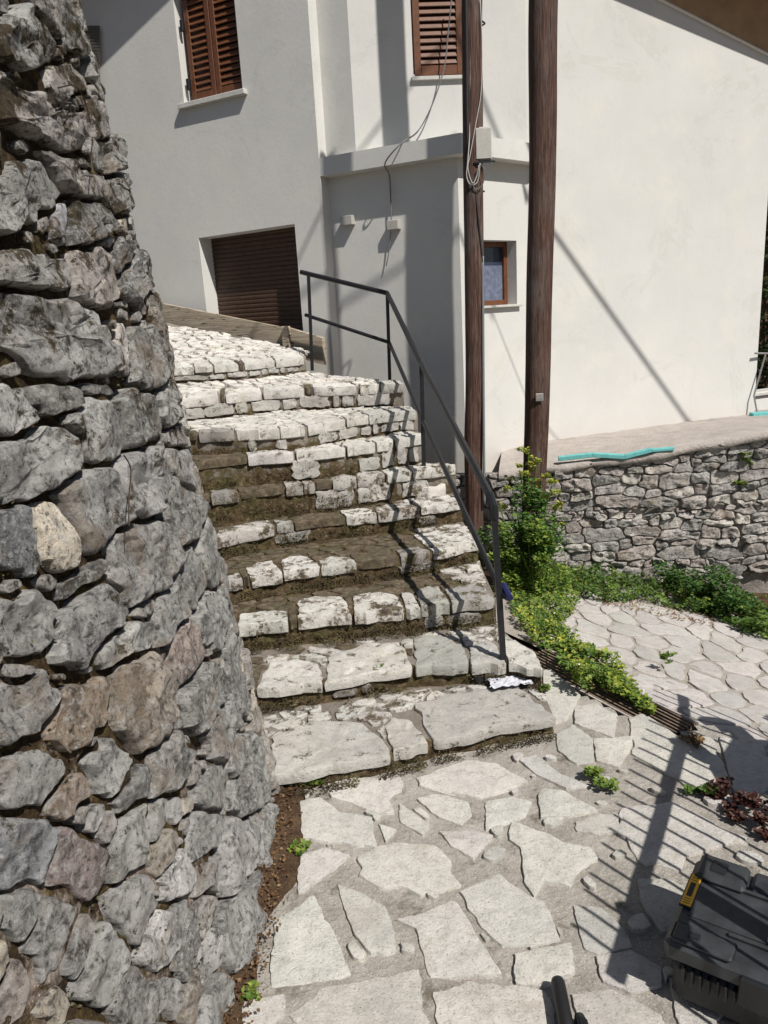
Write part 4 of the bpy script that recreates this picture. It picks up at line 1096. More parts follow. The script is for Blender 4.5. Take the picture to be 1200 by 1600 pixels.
# left wall eave
sA_, sB_ = h(150, 113), h(258, 8); wo = .42
dz = wo * SUN[2] / (SUN[:2] @ WH.n); du = wo * (SUN[:2] @ WH.d) / (SUN[:2] @ WH.n)
pA = (sA_[0] + du, sA_[1] + dz); pB = (sB_[0] + du, sB_[1] + dz)
print('left eave', sA_, sB_, pA, pB)
q_l = rake(WH, pA, pB, -.3, 4.6, wo, 'left_eave')

# wall boxes and their cables on the annex
def wbox(px, py, wpx, hpx, W, dep, label_parent, name, mat):
    a = W.hit(px - wpx / 2, py + hpx / 2); b_ = W.hit(px + wpx / 2, py - hpx / 2)
    o = W.P(a[0], min(a[1], b_[1]), .001); return MB().cbox(o, W.P(b_[0], 0, .001) - W.P(a[0], 0, .001), W.n3 * dep, (0, 0, abs(b_[1] - a[1])), .004).build(name, mat, label_parent)
for (px, py, lab) in ((546, 345, 'small white junction box on the shaded annex wall, the left one by the inner corner'), (618, 352, 'small white junction box on the annex wall with a grey cable running into it')):
    o = wbox(px, py, 17, 17, WLf, .06, None, 'junction_box', M['grey']); tag(o, lab, 'junction box', 'junction boxes on the annex wall')
def pxpath(pts, W, off=.02, n=6, dz=0):
    c = cr(pts, n); return [W.P(*W.hit(x, y), off) for x, y in c]
o = MB().tube(pxpath([(613, 362), (612, 375), (610, 395), (606, 416)], WLf, .03), .005, 6).build('loose_cable', M['gcable']); tag(o, 'short black cable end dangling below the junction box on the annex wall', 'cable')
# cable from upper wall down over the ledge to the box
pth = [WU.P(*WU.hit(x, y), .10) for x, y in [(703, 0), (697, 60), (691, 113), (672, 170), (650, 210)]]
pth += [WLf.P(*WLf.hit(x, y), ov + .02) for x, y in [(640, 228), (615, 258)]] + [WLf.P(*WLf.hit(x, y), .03) for x, y in [(611, 275), (613, 310), (614, 345)]]
o = MB().tube(cr(pth, 6), .006, 6).build('wall_cable', M['gcable']); tag(o, 'thin grey cable hanging from the shuttered window over the annex ledge to the box', 'cable')

# ================================================================== POLES
def pole(name, foot, top, r0, r1, label, hgt=None):
    foot = np.array(foot); top = np.array(top); d_ = (top - foot); b = MB(); path = []; R_ = []
    n = 60
    e = empty(name, tuple(foot), label, 'utility pole', 'wooden utility poles')
    v = []; N = 44
    for i in range(n + 1):
        t = i / n; c = foot + d_ * t + np.array([fb((t * 4, 0, r0 * 50), 1, 2) * .025, fb((t * 4, 3, r0 * 50), 1, 2) * .02, 0]) * min(1, t * 4)
        for k in range(N):
            a = 2 * math.pi * k / N; rr_ = (r0 + (r1 - r0) * t) * (1 + .035 * fb((math.cos(a) * 1.5, math.sin(a) * 1.5, t * 9), 1.2, 3, r0 * 9))
            for ca, cw in ((4.95, .10), (4.25, .07), (5.6, .08)):            # drying cracks wander along the shaft
                wob = .10 * fb((t * 7, ca, r0), 1, 2); 
                if abs(a - ca - wob) < cw and fb((t * 5, ca * 3, r0), 1, 2) > -.2: rr_ *= .90
            v.append((c[0] + rr_ * math.cos(a), c[1] + rr_ * math.sin(a), c[2]))
    f = [(i * N + k, i * N + (k + 1) % N, (i + 1) * N + (k + 1) % N, (i + 1) * N + k) for i in range(n) for k in range(N)]
    link('shaft', v, f, M['pole'], e, None, True); return e
PR0 = onY(833, 878, 6.02)
def at_y(px, py, Y): return onY(px, py, Y)
PRt = onY(856, -120, PR0[1] - .08)
PRb = onY(833, 800, PR0[1]); 
ftR = PRb + (PRb - PRt) * .22; 
pr = pole('utility_pole', ftR, PRt + (PRt - PRb) * .85, .092, .104, 'thicker dark brown wooden pole standing against the end of the terrace wall')
rR = 1.0
YL = 5.90
PLb = onY(742, 800, YL); PLt = onY(741, -120, YL - .05)
ftL = PLb + (PLb - PLt) * .25
pl_ = pole('utility_pole', ftL, PLt + (PLt - PLb) * .35, .070, .070, 'thinner dark wooden pole beside the stair railing carrying grey cables')
print('poles', PRb.round(2), PRt.round(2), PLb.round(2), PLt.round(2), 'ground', courtz(*PLb[:2]))
o = onY(843, 620, PR0[1] - .14); MB().cbox(o + np.array([-.03, 0, -.035]), (.062, 0, 0), (0, .012, 0), (0, 0, .06), .004).build('number_plate', M['steel'], pr)
for py in (60, 180, 270, 360, 445, 760):                      # branch knots
    c_ = onY(833 + (856 - 833) * (800 - py) / 920 - 6, py, PR0[1] - .105)
    MB().tube([c_ + np.array([0, .02, 0]), c_ + np.array([0, -.006, 0])], [.020, .012], 8).build('knot', M['pole'], pr, smooth=True)
# meter box on the left pole
c_ = onY(748, 250, YL - .12); mb = empty('meter_box', tuple(c_), 'grey metal cabinet fixed to the thin wooden pole above the annex window', 'meter box')
MB().cbox(c_ + np.array([-.02, .02, 0]), (.115, .0, 0), (0, .19, 0), (0, 0, .215), .006).build('cabinet', M['grey'], mb)
MB().cbox(c_ + np.array([-.015, .012, .008]), (.105, .0, 0), (0, .009, 0), (0, 0, .198), .003).build('door', M['grey'], mb)
MB().box(c_ + np.array([-.035, .0, -.02]), (.15, 0, 0), (0, .20, 0), (0, 0, .012)).build('bottom_plate', M['iron'], mb)
# conduits and cables along the left pole
def polecable(pts, r, mat, name, label, parent=None):
    P_ = [onY(x, y, YL - dy) for x, y, dy in pts]; o = MB().tube(cr(P_, 6), r, 6).build(name, mat, parent, smooth=True)
    if label: tag(o, label, 'cable')
    return o
polecable([(727, -100, .09), (729, 60, .09), (730, 180, .09), (733, 300, .09)], .012, M['cable'], 'pole_cable', 'thick black cable running down the left side of the thin pole')
polecable([(737, -100, .095), (735, 100, .095), (734, 200, .10), (731, 250, .12), (729, 275, .12), (735, 288, .12), (746, 284, .12), (750, 255, .14)], .0045, M['wcable'], 'loose_cable', 'pale cable looping beside the meter box on the thin pole')
polecable([(750, 0, .10), (753, 60, .10), (752, 140, .10), (744, 190, .11), (735, 240, .12), (731, 262, .12), (738, 286, .13), (745, 275, .13), (748, 258, .14)], .0035, M['wcable'], 'loose_cable', 'pale cable slanting down the face of the thin pole into a loop')
polecable([(752, 256, .14), (757, 270, .13), (754, 288, .12), (744, 296, .12), (740, 288, .12), (748, 262, .13)], .0035, M['gcable'], 'loose_cable', 'short grey cable curl just under the meter box')
polecable([(742, 296, .10), (746, 330, .10), (751, 380, .09), (754, 410, .07)], .006, M['cable'], 'pole_cable', 'dark cable descending from the cable loops to the grey conduit')
polecable([(754, 400, .065), (755, 560, .065), (756, 690, .06), (757, 790, .06)], .011, M['greydark'], 'conduit', 'grey conduit pipe running down the right side of the thin pole')
for (px, py, nm) in ((741, 38, 'a'), (741, 300, 'b')):
    c_ = onY(px, py, YL); ring = [c_ + np.array([.072 * math.cos(a), .072 * math.sin(a), .004 * math.sin(3 * a)]) for a in np.linspace(0, 2 * math.pi, 17)]
    MB().tube(ring, .006, 5, cap=False).build('wire_tie', M['cable'], pl_)
# overhead cables whose shadows cross the house walls, one standing in for a lamp bracket
def overhead(W, pa, pb, ta, tb, r, label, name='overhead_cable', ext=1.6, sag=0.):
    a = W.P(*W.hit(*pa)) + SUN * ta; b_ = W.P(*W.hit(*pb)) + SUN * tb; d_ = b_ - a
    a2 = a - d_ * ext; b2 = b_ + d_ * ext
    o = MB().tube([a2 + (b2 - a2) * t + np.array([0, 0, -sag * 4 * t * (1 - t)]) for t in np.linspace(0, 1, 24)], r, 8).build(name, M['cable'], smooth=True)
    tag(o, label, 'overhead cable'); return o
overhead(WM, (866, 365), (1076, 660), 5.2, 5.2, .017, 'black bundled cable strung high over the courtyard, shading the gable wall', ext=.55)

overhead(WU, (603, 183), (556, 244), 7.5, 7.5, .014, 'thin overhead cable shading the ledge and the left wall corner', ext=4)
overhead(WLf, (650, 404), (556, 462), 7.0, 7.0, .015, 'overhead cable whose shadow slants across the lit patch of the annex', ext=2.2)
overhead(WU, (752, 150), (784, 228), 5.0, 5.0, .014, 'overhead cable ending near the window above the meter box', ext=1.2)  # added out of view, its shadow stands in for that of a lamp bracket
overhead(WR, (770, 490), (828, 636), 4.2, 4.2, .005, 'very thin overhead wire shading the wall below the small window', ext=2)
# ================================================================== RAILING
rail = empty('stair_railing', (.5, 3.4, .08), 'black iron handrail with four posts climbing the right side of the stairs', 'railing')
def post_pts(b_, t_, Y): return onY(*b_, Y), onY(*t_, Y)
Y1 = onz(788, 1060, SZ[1])[1]; Y2 = 5.36; Y3 = 6.7; Y4 = 7.0
p1b, p1t = post_pts((788, 1060), (771, 788), Y1); p2b, p2t = post_pts((663, 757), (658, 569), Y2)
p3b, p3t = post_pts((610, 628), (605, 458), Y3); p4b, p4t = post_pts((488, 579), (482, 430), Y4)
print('posts', [tuple(x.round(2)) for x in (p1b, p1t, p2b, p2t, p3b, p3t, p4b, p4t)])
def sq(a, b_, r, name, parent): return MB().tube([a, b_], r, 4, twist=.5).build(name, M['iron'], parent)
for a, b_ in ((p1b, p1t), (p2b, p2t), (p3b, p3t), (p4b, p4t)): sq(a, b_, .020, 'post', rail)
bend = p1t + (p3t - p1t) / np.linalg.norm(p3t - p1t) * .07 + np.array([0, 0, .008])
end_ = onY(470, 425, Y4 + .1)
MB().tube([p1t + np.array([.004, 0, -.07]), p1t + np.array([.002, 0, -.012]), bend, p2t + np.array([0, 0, .01]), p3t, end_], .021, 8).build('top_rail', M['iron'], rail, smooth=False)
m1 = onY(785, 930, Y1); m1e = onY(796, 934, Y1 - .05); m2 = onY(661, 658, Y2); m3 = onY(608, 535, Y3); m4 = onY(477, 492, Y4 + .05)
MB().tube([m1e, m1, m2 + (m1 - m2) * .03, m2], .0165, 8).build('mid_rail', M['iron'], rail)
MB().tube([m2, m3 + np.array([0, 0, .0]), m4], .0165, 8).build('mid_rail', M['iron'], rail)
MB().tube([m1e + (m1e - m2) / np.linalg.norm(m1e - m2) * -.10, m1e + (m1e - m2) / np.linalg.norm(m1e - m2) * .004], .0185, 8).build('rail_end', M['blue'], rail)
MB().cbox(p2b + np.array([-.075, -.03, .012]), (.15, .01, 0), (-.01, .08, 0), (0, 0, .010), .003).build('foot_plate', M['iron'], rail)
MB().cbox(p1b + np.array([-.045, -.04, .012]), (.09, .01, 0), (-.01, .08, 0), (0, 0, .008), .003).build('foot_plate', M['iron'], rail)
pd_ = p2b[:2]; stone(np.array([(pd_[0] - .13, pd_[1] - .10), (pd_[0] + .02, pd_[1] - .13), (pd_[0] + .14, pd_[1] - .08), (pd_[0] + .15, pd_[1] + .09), (pd_[0] - .12, pd_[1] + .09)]), fm_z(p2b[2] - .02), .022, .10, M['cflag'], stairs, tint(FLAGC, .05), nang=36, prof=NPROF, rough=.5, jag=.09, soft=.05, nsc=17)
# crumpled paper at the first post
def sheet(c_, sx, sy, amp, name, label, cat, mat, seed=0, rot=0.):
    v = []; n = 14; ca, sa = math.cos(rot), math.sin(rot)
    for i in range(n):
        for j in range(n):
            x, y = (i / (n - 1) - .5) * sx, (j / (n - 1) - .5) * sy; e = 1 + .25 * fb((i * .3, j * .3, seed), 1, 2)
            v.append((c_[0] + (x * ca - y * sa) * e, c_[1] + (x * sa + y * ca) * e, c_[2] + .008 + amp * abs(fb((i * .35, j * .35, seed), 1.4, 3))))
    o = link(name, v, [(i * n + j, (i + 1) * n + j, (i + 1) * n + j + 1, i * n + j + 1) for i in range(n - 1) for j in range(n - 1)], mat); tag(o, label, cat); return o
pc = onz(797, 1066, SZ[1] + .014); sheet(pc, .20, .12, .014, 'crumpled_paper', 'crumpled white paper wrapped around the foot of the lowest railing post', 'paper', M['paper'], 3, .1)
cap_ = onz(748, 1064, SZ[1] + .02)
o = MB().tube([cap_, cap_ + np.array([0, 0, .018])], [.022, .020], 14).tube([cap_ + np.array([0, 0, .019]), cap_ + np.array([0, 0, .024])], [.012, .010], 10).build('bottle_cap', M['black']); tag(o, 'small round black cap lying on the first step left of the post', 'cap')

# plank beside the landing
pk = empty('timber_board', tuple(WH.P(1.2, 1.3, .2)), 'long weathered board edging the landing below the roller shutter', 'board')
WK = Wall(WH.P(0, 0, .16)[:2], -60.)
a, b_, c_, d_ = WK.P(*WK.hit(222, 468)), WK.P(*WK.hit(447, 513)), WK.P(*WK.hit(448, 543)), WK.P(*WK.hit(222, 492))
MB().quadbox([a, b_, c_ - (0, 0, .06), d_ - (0, 0, .02)], WK.n3 * -.05).build('board', M['board'], pk)
a, b_, c_, d_ = WK.P(*WK.hit(449, 512)), WK.P(*WK.hit(503, 528)), WK.P(*WK.hit(505, 560)), WK.P(*WK.hit(450, 545))
MB().quadbox([a, b_, c_ - (0, 0, .06), d_ - (0, 0, .06)], WK.n3 * -.05).build('board', M['board'], pk)
b = MB(); q = WK.P(*WK.hit(447, 545), .002); b.cbox(q - np.array([0, 0, .04]), WK.P(*WK.hit(457, 545), .002) - q, WK.n3 * .05, (0, 0, .25), .004); b.build('stake', M['board'], pk)

# ================================================================== PLANTS
def leaves(name, spots, mat, parent=None, kind='stuff', label=None, cat=None, seed=0, origin=None, group=None):
    """spots: list of (point, size, normal-bias, tone); each leaf is a folded diamond of four triangles"""
    r = random.Random(seed); v = []; f = []; at = []
    for (p, s, tone) in spots:
        az = r.uniform(0, 6.283); el = r.uniform(-.1, 1.1); d_ = np.array([math.cos(az) * math.cos(el * .6), math.sin(az) * math.cos(el * .6), math.sin(el * .6)])
        sd = np.cross(d_, (0, 0, 1)); sd /= np.linalg.norm(sd) + 1e-6; up_ = np.cross(sd, d_); roll = r.uniform(-.6, .6)
        sd2 = sd * math.cos(roll) + up_ * math.sin(roll); n0 = len(v); w_ = s * r.uniform(.32, .48); p = np.array(p)
        v += [p, p + d_ * s * .45 + sd2 * w_ + up_ * s * .10, p + d_ * s, p + d_ * s * .45 - sd2 * w_ + up_ * s * .10, p + d_ * s * .5 - up_ * s * .05]
        f += [(n0, n0 + 4, n0 + 1), (n0 + 4, n0 + 2, n0 + 1), (n0, n0 + 3, n0 + 4), (n0 + 4, n0 + 3, n0 + 2)]
        at += [min(1, max(0, tone + r.uniform(-.25, .25)))] * 5
    o = link(name, v, f, mat, parent, origin, False, None, at)
    if kind: o['kind'] = kind
    if label: tag(o, label, cat, group)
    return o
PR = random.Random(5)
def cloud(c_, rx, ry, rz, n, s0, s1, tone=.5, lumps=7):
    """leaf clumps: sub-clusters spread through an uneven volume"""
    out = []; L = [(np.array(c_) + np.array([PR.gauss(0, .45) * rx, PR.gauss(0, .45) * ry, PR.uniform(-.9, .9) * rz]), PR.uniform(.25, .5)) for _ in range(lumps)]
    for _ in range(n):
        q, k = PR.choice(L); d_ = np.array([PR.gauss(0, 1), PR.gauss(0, 1), PR.gauss(0, 1)]); d_ = d_ / np.linalg.norm(d_) * PR.uniform(.2, 1) ** .5
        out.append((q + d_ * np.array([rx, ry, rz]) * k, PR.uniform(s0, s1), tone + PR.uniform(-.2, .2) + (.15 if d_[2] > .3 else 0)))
    return out
def stems(parent, foot, tips, r=.004, mat=None):
    for t in tips:
        t = np.array(t); m_ = (np.array(foot) + t) / 2 + np.array([PR.uniform(-.03, .03), PR.uniform(-.03, .03), 0])
        MB().tube(cr([foot, m_, t], 4), [r] * 9, 5).build('stem', mat or M['yleaf'], parent)
# ground cover: pixel polygon on the courtyard / verge
def cover(poly, n, hmin, hmax, s0, s1, tone, fn=onC, noise_s=6, thr=-.25):
    out = []; xs_ = [p[0] for p in poly]; ys_ = [p[1] for p in poly]; k = 0; g = 0
    while k < n and g < n * 8:
        g += 1; x, y = PR.uniform(min(xs_), max(xs_)), PR.uniform(min(ys_), max(ys_))
        if not pip(x, y, poly): continue
        p = fn(x, y)
        if fb((p[0], p[1], 0), noise_s, 3) < thr: continue
        hm_ = (hmin + (hmax - hmin) * max(0, min(1, .5 + fb((p[0], p[1], 7), 4, 2)))) ; p = p + np.array([0, 0, PR.uniform(0, 1) ** .7 * hm_])
        out.append((p, PR.uniform(s0, s1), tone + .5 * fb((p[0], p[1], 3), 9, 2))); k += 1
    return out
verge = [(762, 830), (800, 800), (850, 872), (905, 895), (905, 945), (880, 985), (905, 1010), (960, 1050), (1008, 1098), (1025, 1122), (985, 1100), (935, 1080), (905, 1082), (868, 1035), (832, 1010), (800, 960), (795, 905), (775, 880)]
leaves('ground_cover', cover(verge, 11000, .02, .13, .014, .034, .62), M['leaf'], label='low bright green weeds spreading between the stairs and the courtyard paving over the drain', cat='weeds', seed=1)
leaves('yellow_weeds', cover(verge, 1600, .05, .16, .012, .026, .6, thr=.05), M['yleaf'], label='yellow-green flowering tips rising out of the weeds beside the stairs', cat='weeds', seed=31)
leaves('dead_leaves', cover(verge, 900, .0, .05, .010, .022, .6), M['litter'], label='dry brown leaves lying among the weeds along the drain', cat='dead leaves', seed=32)
band = [(850, 868), (900, 885), (950, 880), (1010, 890), (1060, 872), (1120, 885), (1150, 920), (1215, 950), (1215, 1010), (1160, 990), (1110, 965), (1060, 955), (1000, 940), (960, 945), (910, 938), (880, 930)]
leaves('ground_cover', cover(band, 14000, .04, .20, .016, .036, .42), M['leaf'], label='band of green weeds along the foot of the terrace wall', cat='weeds', seed=2)
leaves('dead_leaves', cover([(940, 925), (1010, 935), (1070, 950), (1120, 965), (1120, 985), (1050, 968), (990, 955), (930, 945)], 500, .0, .03, .010, .024, .7), M['litter'], label='dry brown leaves along the lower edge of the weeds under the terrace wall', cat='dead leaves', seed=33)
fl = cover(verge, 110, .09, .16, .008, .013, .5); leaves('white_flowers', fl, M['whiteflower'], label='tiny white flowers dotted over the weeds beside the stairs', cat='flowers', seed=34)
def shrub(name, px, py, rx, rz, n, mat, label, s0=.02, s1=.042, tone=.4, cat='shrub', fn=onC, lift=0., nst=6, ry=None):
    p = fn(px, py); e = empty(name, tuple(p), label, cat); c_ = p + np.array([0, 0, rz + lift])
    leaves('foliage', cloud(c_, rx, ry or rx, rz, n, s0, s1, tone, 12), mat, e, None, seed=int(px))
    stems(e, p - np.array([0, 0, .02]), [c_ + np.array([PR.uniform(-.6, .6) * rx, PR.uniform(-.6, .6) * rx, PR.uniform(0, .7) * rz]) for _ in range(nst)], .005)
    return e
shrub('leafy_shrub', 815, 925, .28, .40, 3600, M['dleaf'], 'dark green leafy shrub growing around the foot of the two wooden poles', tone=.45, nst=8)
shrub('trailing_vine', 838, 935, .24, .30, 2200, M['leaf'], 'loose light green vine trailing over the foot of the thick pole', tone=.55, cat='vine', nst=8)
shrub('leafy_shrub', 792, 930, .13, .17, 1500, M['leaf'], 'small bright green shrub right behind the lowest railing post', tone=.5)
shrub('leafy_shrub', 1075, 945, .25, .15, 1800, M['dleaf'], 'bushy dark green weed standing against the terrace wall', tone=.35)
shrub('leafy_shrub', 1130, 965, .24, .14, 1400, M['dleaf'], 'dark green weed spilling over the paving at the right end of the band', tone=.35)
shrub('leafy_shrub', 1190, 985, .2, .08, 900, M['leaf'], 'low green weed at the right edge below the terrace wall', tone=.4)
# flowering tall weed in front of the thick pole
p = onY(836, 880, PR0[1] - .3); fw_ = empty('flowering_weed', (p[0], p[1], courtz(p[0], p[1])), 'tall yellow-green flowering weed in front of the thick pole', 'weed')
tips = [onY(x, y, PR0[1] - .3 + PR.uniform(-.06, .06)) for x, y in ((826, 708), (812, 735), (838, 728), (856, 775), (870, 790), (800, 760), (845, 752), (862, 760), (820, 780), (790, 800), (852, 838), (868, 820))]
foot = np.array((p[0] - .02, p[1] + .02, courtz(p[0], p[1])))
stems(fw_, foot, tips, .005)
sp_ = []
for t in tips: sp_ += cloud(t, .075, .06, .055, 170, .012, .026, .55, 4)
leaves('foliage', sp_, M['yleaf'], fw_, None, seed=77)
# plants on the terrace wall face
for (px, py, rx, rz, lab) in ((1166, 716, .06, .05, 'small green tuft growing out of the top of the terrace wall'), (1160, 752, .05, .03, 'tiny green tuft in a joint of the terrace wall below the larger one')):
    p = hitR(px, py) + nR * .03; o = leaves('wall_tuft', cloud(p, rx, .05, rz, 260, .012, .026, .6, 6), M['leaf'], None, None, lab, 'plant', seed=int(px))
# small plants in the paving
def tuft(px, py, z, r, n, mat, label, name='small_weed', tone=.5, s0=.010, s1=.028):
    p = onz(px, py, z); o = leaves(name, cloud(p + np.array([0, 0, r * .35]), r, r, r * .35, n, s0, s1, tone, 6), mat, None, None, label, 'weed', seed=int(px + py))
tuft(598, 1055, SZ[2] - .03, .035, 70, M['leaf'], 'single green sprout under the edge of the second step', s1=.045)
tuft(852, 1079, 0.09, .03, 60, M['leaf'], 'tiny green tuft right of the paper on the first step')
tuft(925, 1222, 0, .05, 170, M['leaf'], 'green tuft growing in a joint right of the bottom step', tone=.6)
tuft(940, 1232, 0, .05, 120, M['leaf'], 'spreading bright weed on the mortar beside the bottom step', tone=.5)
tuft(1085, 1165, 0, .05, 140, M['litter'], 'withered weed in the paving between the railing shadows', tone=.7)
tuft(1095, 1240, 0, .045, 130, M['leaf'], 'low weed in the forecourt joint above the toolbox', tone=.3)
tuft(1037, 1030, -.08, .05, 130, M['leaf'], 'weed growing from a joint in the middle of the courtyard', tone=.5)
tuft(1128, 1245, 0, .07, 260, M['redleaf'], 'dark red creeping plant at the edge of the paving', 'red_weed')
tuft(1172, 1265, 0, .09, 420, M['redleaf'], 'wide patch of dark red creeper by the right edge', 'red_weed')
tuft(1192, 1300, 0, .06, 220, M['redleaf'], 'dark red creeper just above the toolbox at the right edge', 'red_weed')
tuft(440, 1225, 0, .05, 120, M['leaf'], 'bright grass tuft between the bottom step and the big wall', tone=.8)
tuft(480, 1228, 0, .05, 90, M['leaf'], 'tiny clover patch at the foot of the bottom step', tone=.5)
tuft(462, 1330, 0, .04, 60, M['leaf'], 'small green sprig in the soil strip along the big wall', tone=.6)
tuft(388, 1560, 0, .03, 60, M['leaf'], 'small green sprig at the foot of the big wall near the bottom edge', tone=.6)
# moss tufts on risers and treads, joints of forecourt (short blades)
ms = []; r9 = random.Random(3)
for k in range(1, 9):
    n = {1: 3200, 2: 4200, 3: 4200, 4: 4200, 5: 4200, 6: 3000, 7: 1800, 8: 700}[k]
    for _ in range(n):
        t = r9.uniform(.1, 1) if k < 6 else r9.uniform(.1, .75); a = nose_at(k, t)
        zz = SZ[k - 1] + (SZ[k] - SZ[k - 1] - .03) * r9.uniform(0, .8) ** 2.2
        q = np.array([a[0], a[1] - .012 - r9.uniform(0, .05 if zz < SZ[k - 1] + .03 else .015), zz])
        if fb(q, 6, 3, k) < -.15: continue
        ms.append((q, r9.uniform(.004, .012), .4 + .8 * fb(q, 8, 2)))
for _ in range(9000):
    x, y = r9.uniform(300, 760), r9.uniform(690, 1000)
    if not mossy(x, y): continue
    k = None
    for kk in range(1, 10):
        q = onz(x, y, SZ[kk]); 
        # on tread kk?
        t = np.clip((x - nsx[kk][0]) / (nsx[kk][-1] - nsx[kk][0]), 0, 1)
        ya = np.interp(x, nsx[kk], [p[1] for p in NOSE[kk]])
        b2 = np.interp(x, nsx[kk + 1], [p[1] for p in NOSE[kk + 1]]) if kk < 10 else 0
        if b2 + 14 < y < ya - 3: k = kk; break
    if k is None or fb(q, 7, 3, 5) < -.1: continue
    ms.append((q - np.array([0, 0, .01]), r9.uniform(.006, .016), .3 + .6 * fb(q, 8, 2)))
leaves('moss_growth', ms, M['moss'], None, 'stuff', 'dark brown and olive moss filling the risers and joints of the stairs', 'moss', seed=9)
# leaf litter on the soil strip
lt = []
for _ in range(4200):
    s = r9.uniform(1.5, SMAX - 3.4); hh = r9.uniform(-.02, .12) ; p = wallS(s, 0, hh)
    if hh > .085 and r9.random() < .8: continue
    lt.append((p + np.array([0, 0, .015 + max(0, .05 - hh) * .25]), r9.uniform(.004, .016), r9.uniform(.1, .9)))
leaves('leaf_litter', lt, M['litter'], None, 'stuff', 'dry brown leaf crumbs scattered over the soil at the foot of the big wall', 'leaf litter', seed=10)
# moss in the joints of the big wall
mw = []
for _ in range(30000):
    s, z = r9.uniform(.8, SMAX - 3.0), r9.uniform(.0, ZT - .1)
    if fb((s, z, 9), 2.2, 3) < .22 - .14 * z / ZT: continue
    mw.append((wallS(s, z, r9.uniform(-.012, .018)), r9.uniform(.004, .012), .3 + .7 * fb((s, z, 4), 7, 2)))
leaves('wall_moss', mw, M['moss'], None, 'stuff', 'brown and olive moss cushions in the joints of the big rubble wall', 'moss', seed=12)
# dry grass wisps on the wall
for i, (pts, lab) in enumerate((([(45, 150), (70, 145), (88, 165), (97, 205)], 'thin dry stalk bent over the upper part of the big wall'), ([(100, 225), (101, 255), (104, 275)], 'short dry stalk hanging on the upper big wall'), ([(145, 715), (160, 740), (157, 790), (155, 830)], 'loop of dry grass hanging in the middle of the big wall'))):
    P_ = [wallS(*wall_inv(x, y)[0], .075) for x, y in pts]; o = MB().tube(cr(P_, 5), .0018, 5).build('dry_stalk', M['litter']); tag(o, lab, 'dry stalk')

# ================================================================== TOOLBOX
tz = .0
c1 = onz(1092, 1322, .23); c2 = onz(1036, 1466, .205)
ax = c1[:2] - c2[:2]; wbx = .34; ax /= np.linalg.norm(ax); bx_ = np.array([ax[1], -ax[0]])
if bx_[0] < 0: bx_ = -bx_
o0 = np.array([c2[0], c2[1]]); LB = .60
wbx = np.linalg.norm(c1[:2] - c2[:2]) * .98
print('case', c1.round(2), c2.round(2), 'w', wbx)
tb = empty('toolbox', (o0[0], o0[1], 0), 'large charcoal plastic toolbox with a yellow label lying at the lower right', 'toolbox')
def TBp(l, w_, z): q = o0 + bx_ * l + ax * w_; return np.array([q[0], q[1], z])
def tbox(l0, l1, w0, w1, z0, z1, name, mat, c=.008, parent=None):
    a = TBp(l0, w0, z0); return MB().cbox(a, TBp(l1, w0, z0) - a, TBp(l0, w1, z0) - a, (0, 0, z1 - z0), c).build(name, mat, parent or tb)
tbox(.02, LB - .02, .015, wbx - .02, 0.005, .135, 'base', M['case2'], .02)
lid = tbox(.0, LB, .0, wbx, .137, .205, 'lid', M['case'], .016)
tbox(.035, LB - .03, wbx * .30, wbx * .70, .203, .212, 'lid_panel', M['case'], .004)
for (w0, w1) in ((wbx * .24, wbx * .27), (wbx * .73, wbx * .76)):
    tbox(.14, LB - .02, w0, w1, .203, .217, 'lid_ridge', M['case'], .004)
tbox(.015, .15, wbx * .70, wbx * 1.0 - .005, .203, .228, 'lid_block', M['case'], .010)
tbox(.16, .26, wbx * .76, wbx * .98, .203, .224, 'lid_block', M['case'], .010)
tbox(.05, .095, wbx * .78, wbx * .92, .226, .232, 'release_button', M['case2'], .003)
tbox(.015, .17, .005, wbx * .20, .203, .215, 'lid_block', M['case'], .008)
tbox(.055, .085, wbx * .07, wbx * .13, .214, .219, 'stud', M['case2'], .002)
for i in range(25): tbox(.05 + i * .021, .058 + i * .021, -.003, .018, .085, .132, 'rib', M['case2'], .002)
for i in range(8): tbox(.30 + i * .03, .315 + i * .03, wbx - .018, wbx + .006, .03, .19, 'rib', M['case2'], .003)
tbox(.19, .30, -.012, .012, .10, .19, 'latch', M['case2'], .005)
# yellow label, raised black print
lb = tbox(.004, .040, wbx * .36, wbx * .74, .206, .213, 'label_plate', M['case2'], .002)
yl = tbox(.008, .036, wbx * .37, wbx * .73, .2132, .2148, 'yellow_label', M['yellow'], .0006)
tbox(.014, .028, wbx * .47, wbx * .63, .2149, .2155, 'display_window', M['black'], .0002, yl)
for w0 in (.39, .415, .44, .655, .685, .71): tbox(.013, .030, wbx * w0, wbx * (w0 + .006), .2149, .2153, 'print_line', M['black'], .0001, yl)
h_ = [TBp(.27, wbx * .93, .20), TBp(.27, wbx * .95, .24), TBp(.30, wbx * .96, .25), TBp(.55, wbx * .96, .25), TBp(.58, wbx * .95, .24), TBp(.58, wbx * .93, .20)]
MB().tube(h_, .014, 8).build('handle', M['case2'], tb)
sheet(TBp(.27, wbx * .36, .206), .07, .05, .03, 'crumpled_paper', 'small crumpled white scrap lying on top of the toolbox', 'paper', M['paper'], 8, .6)
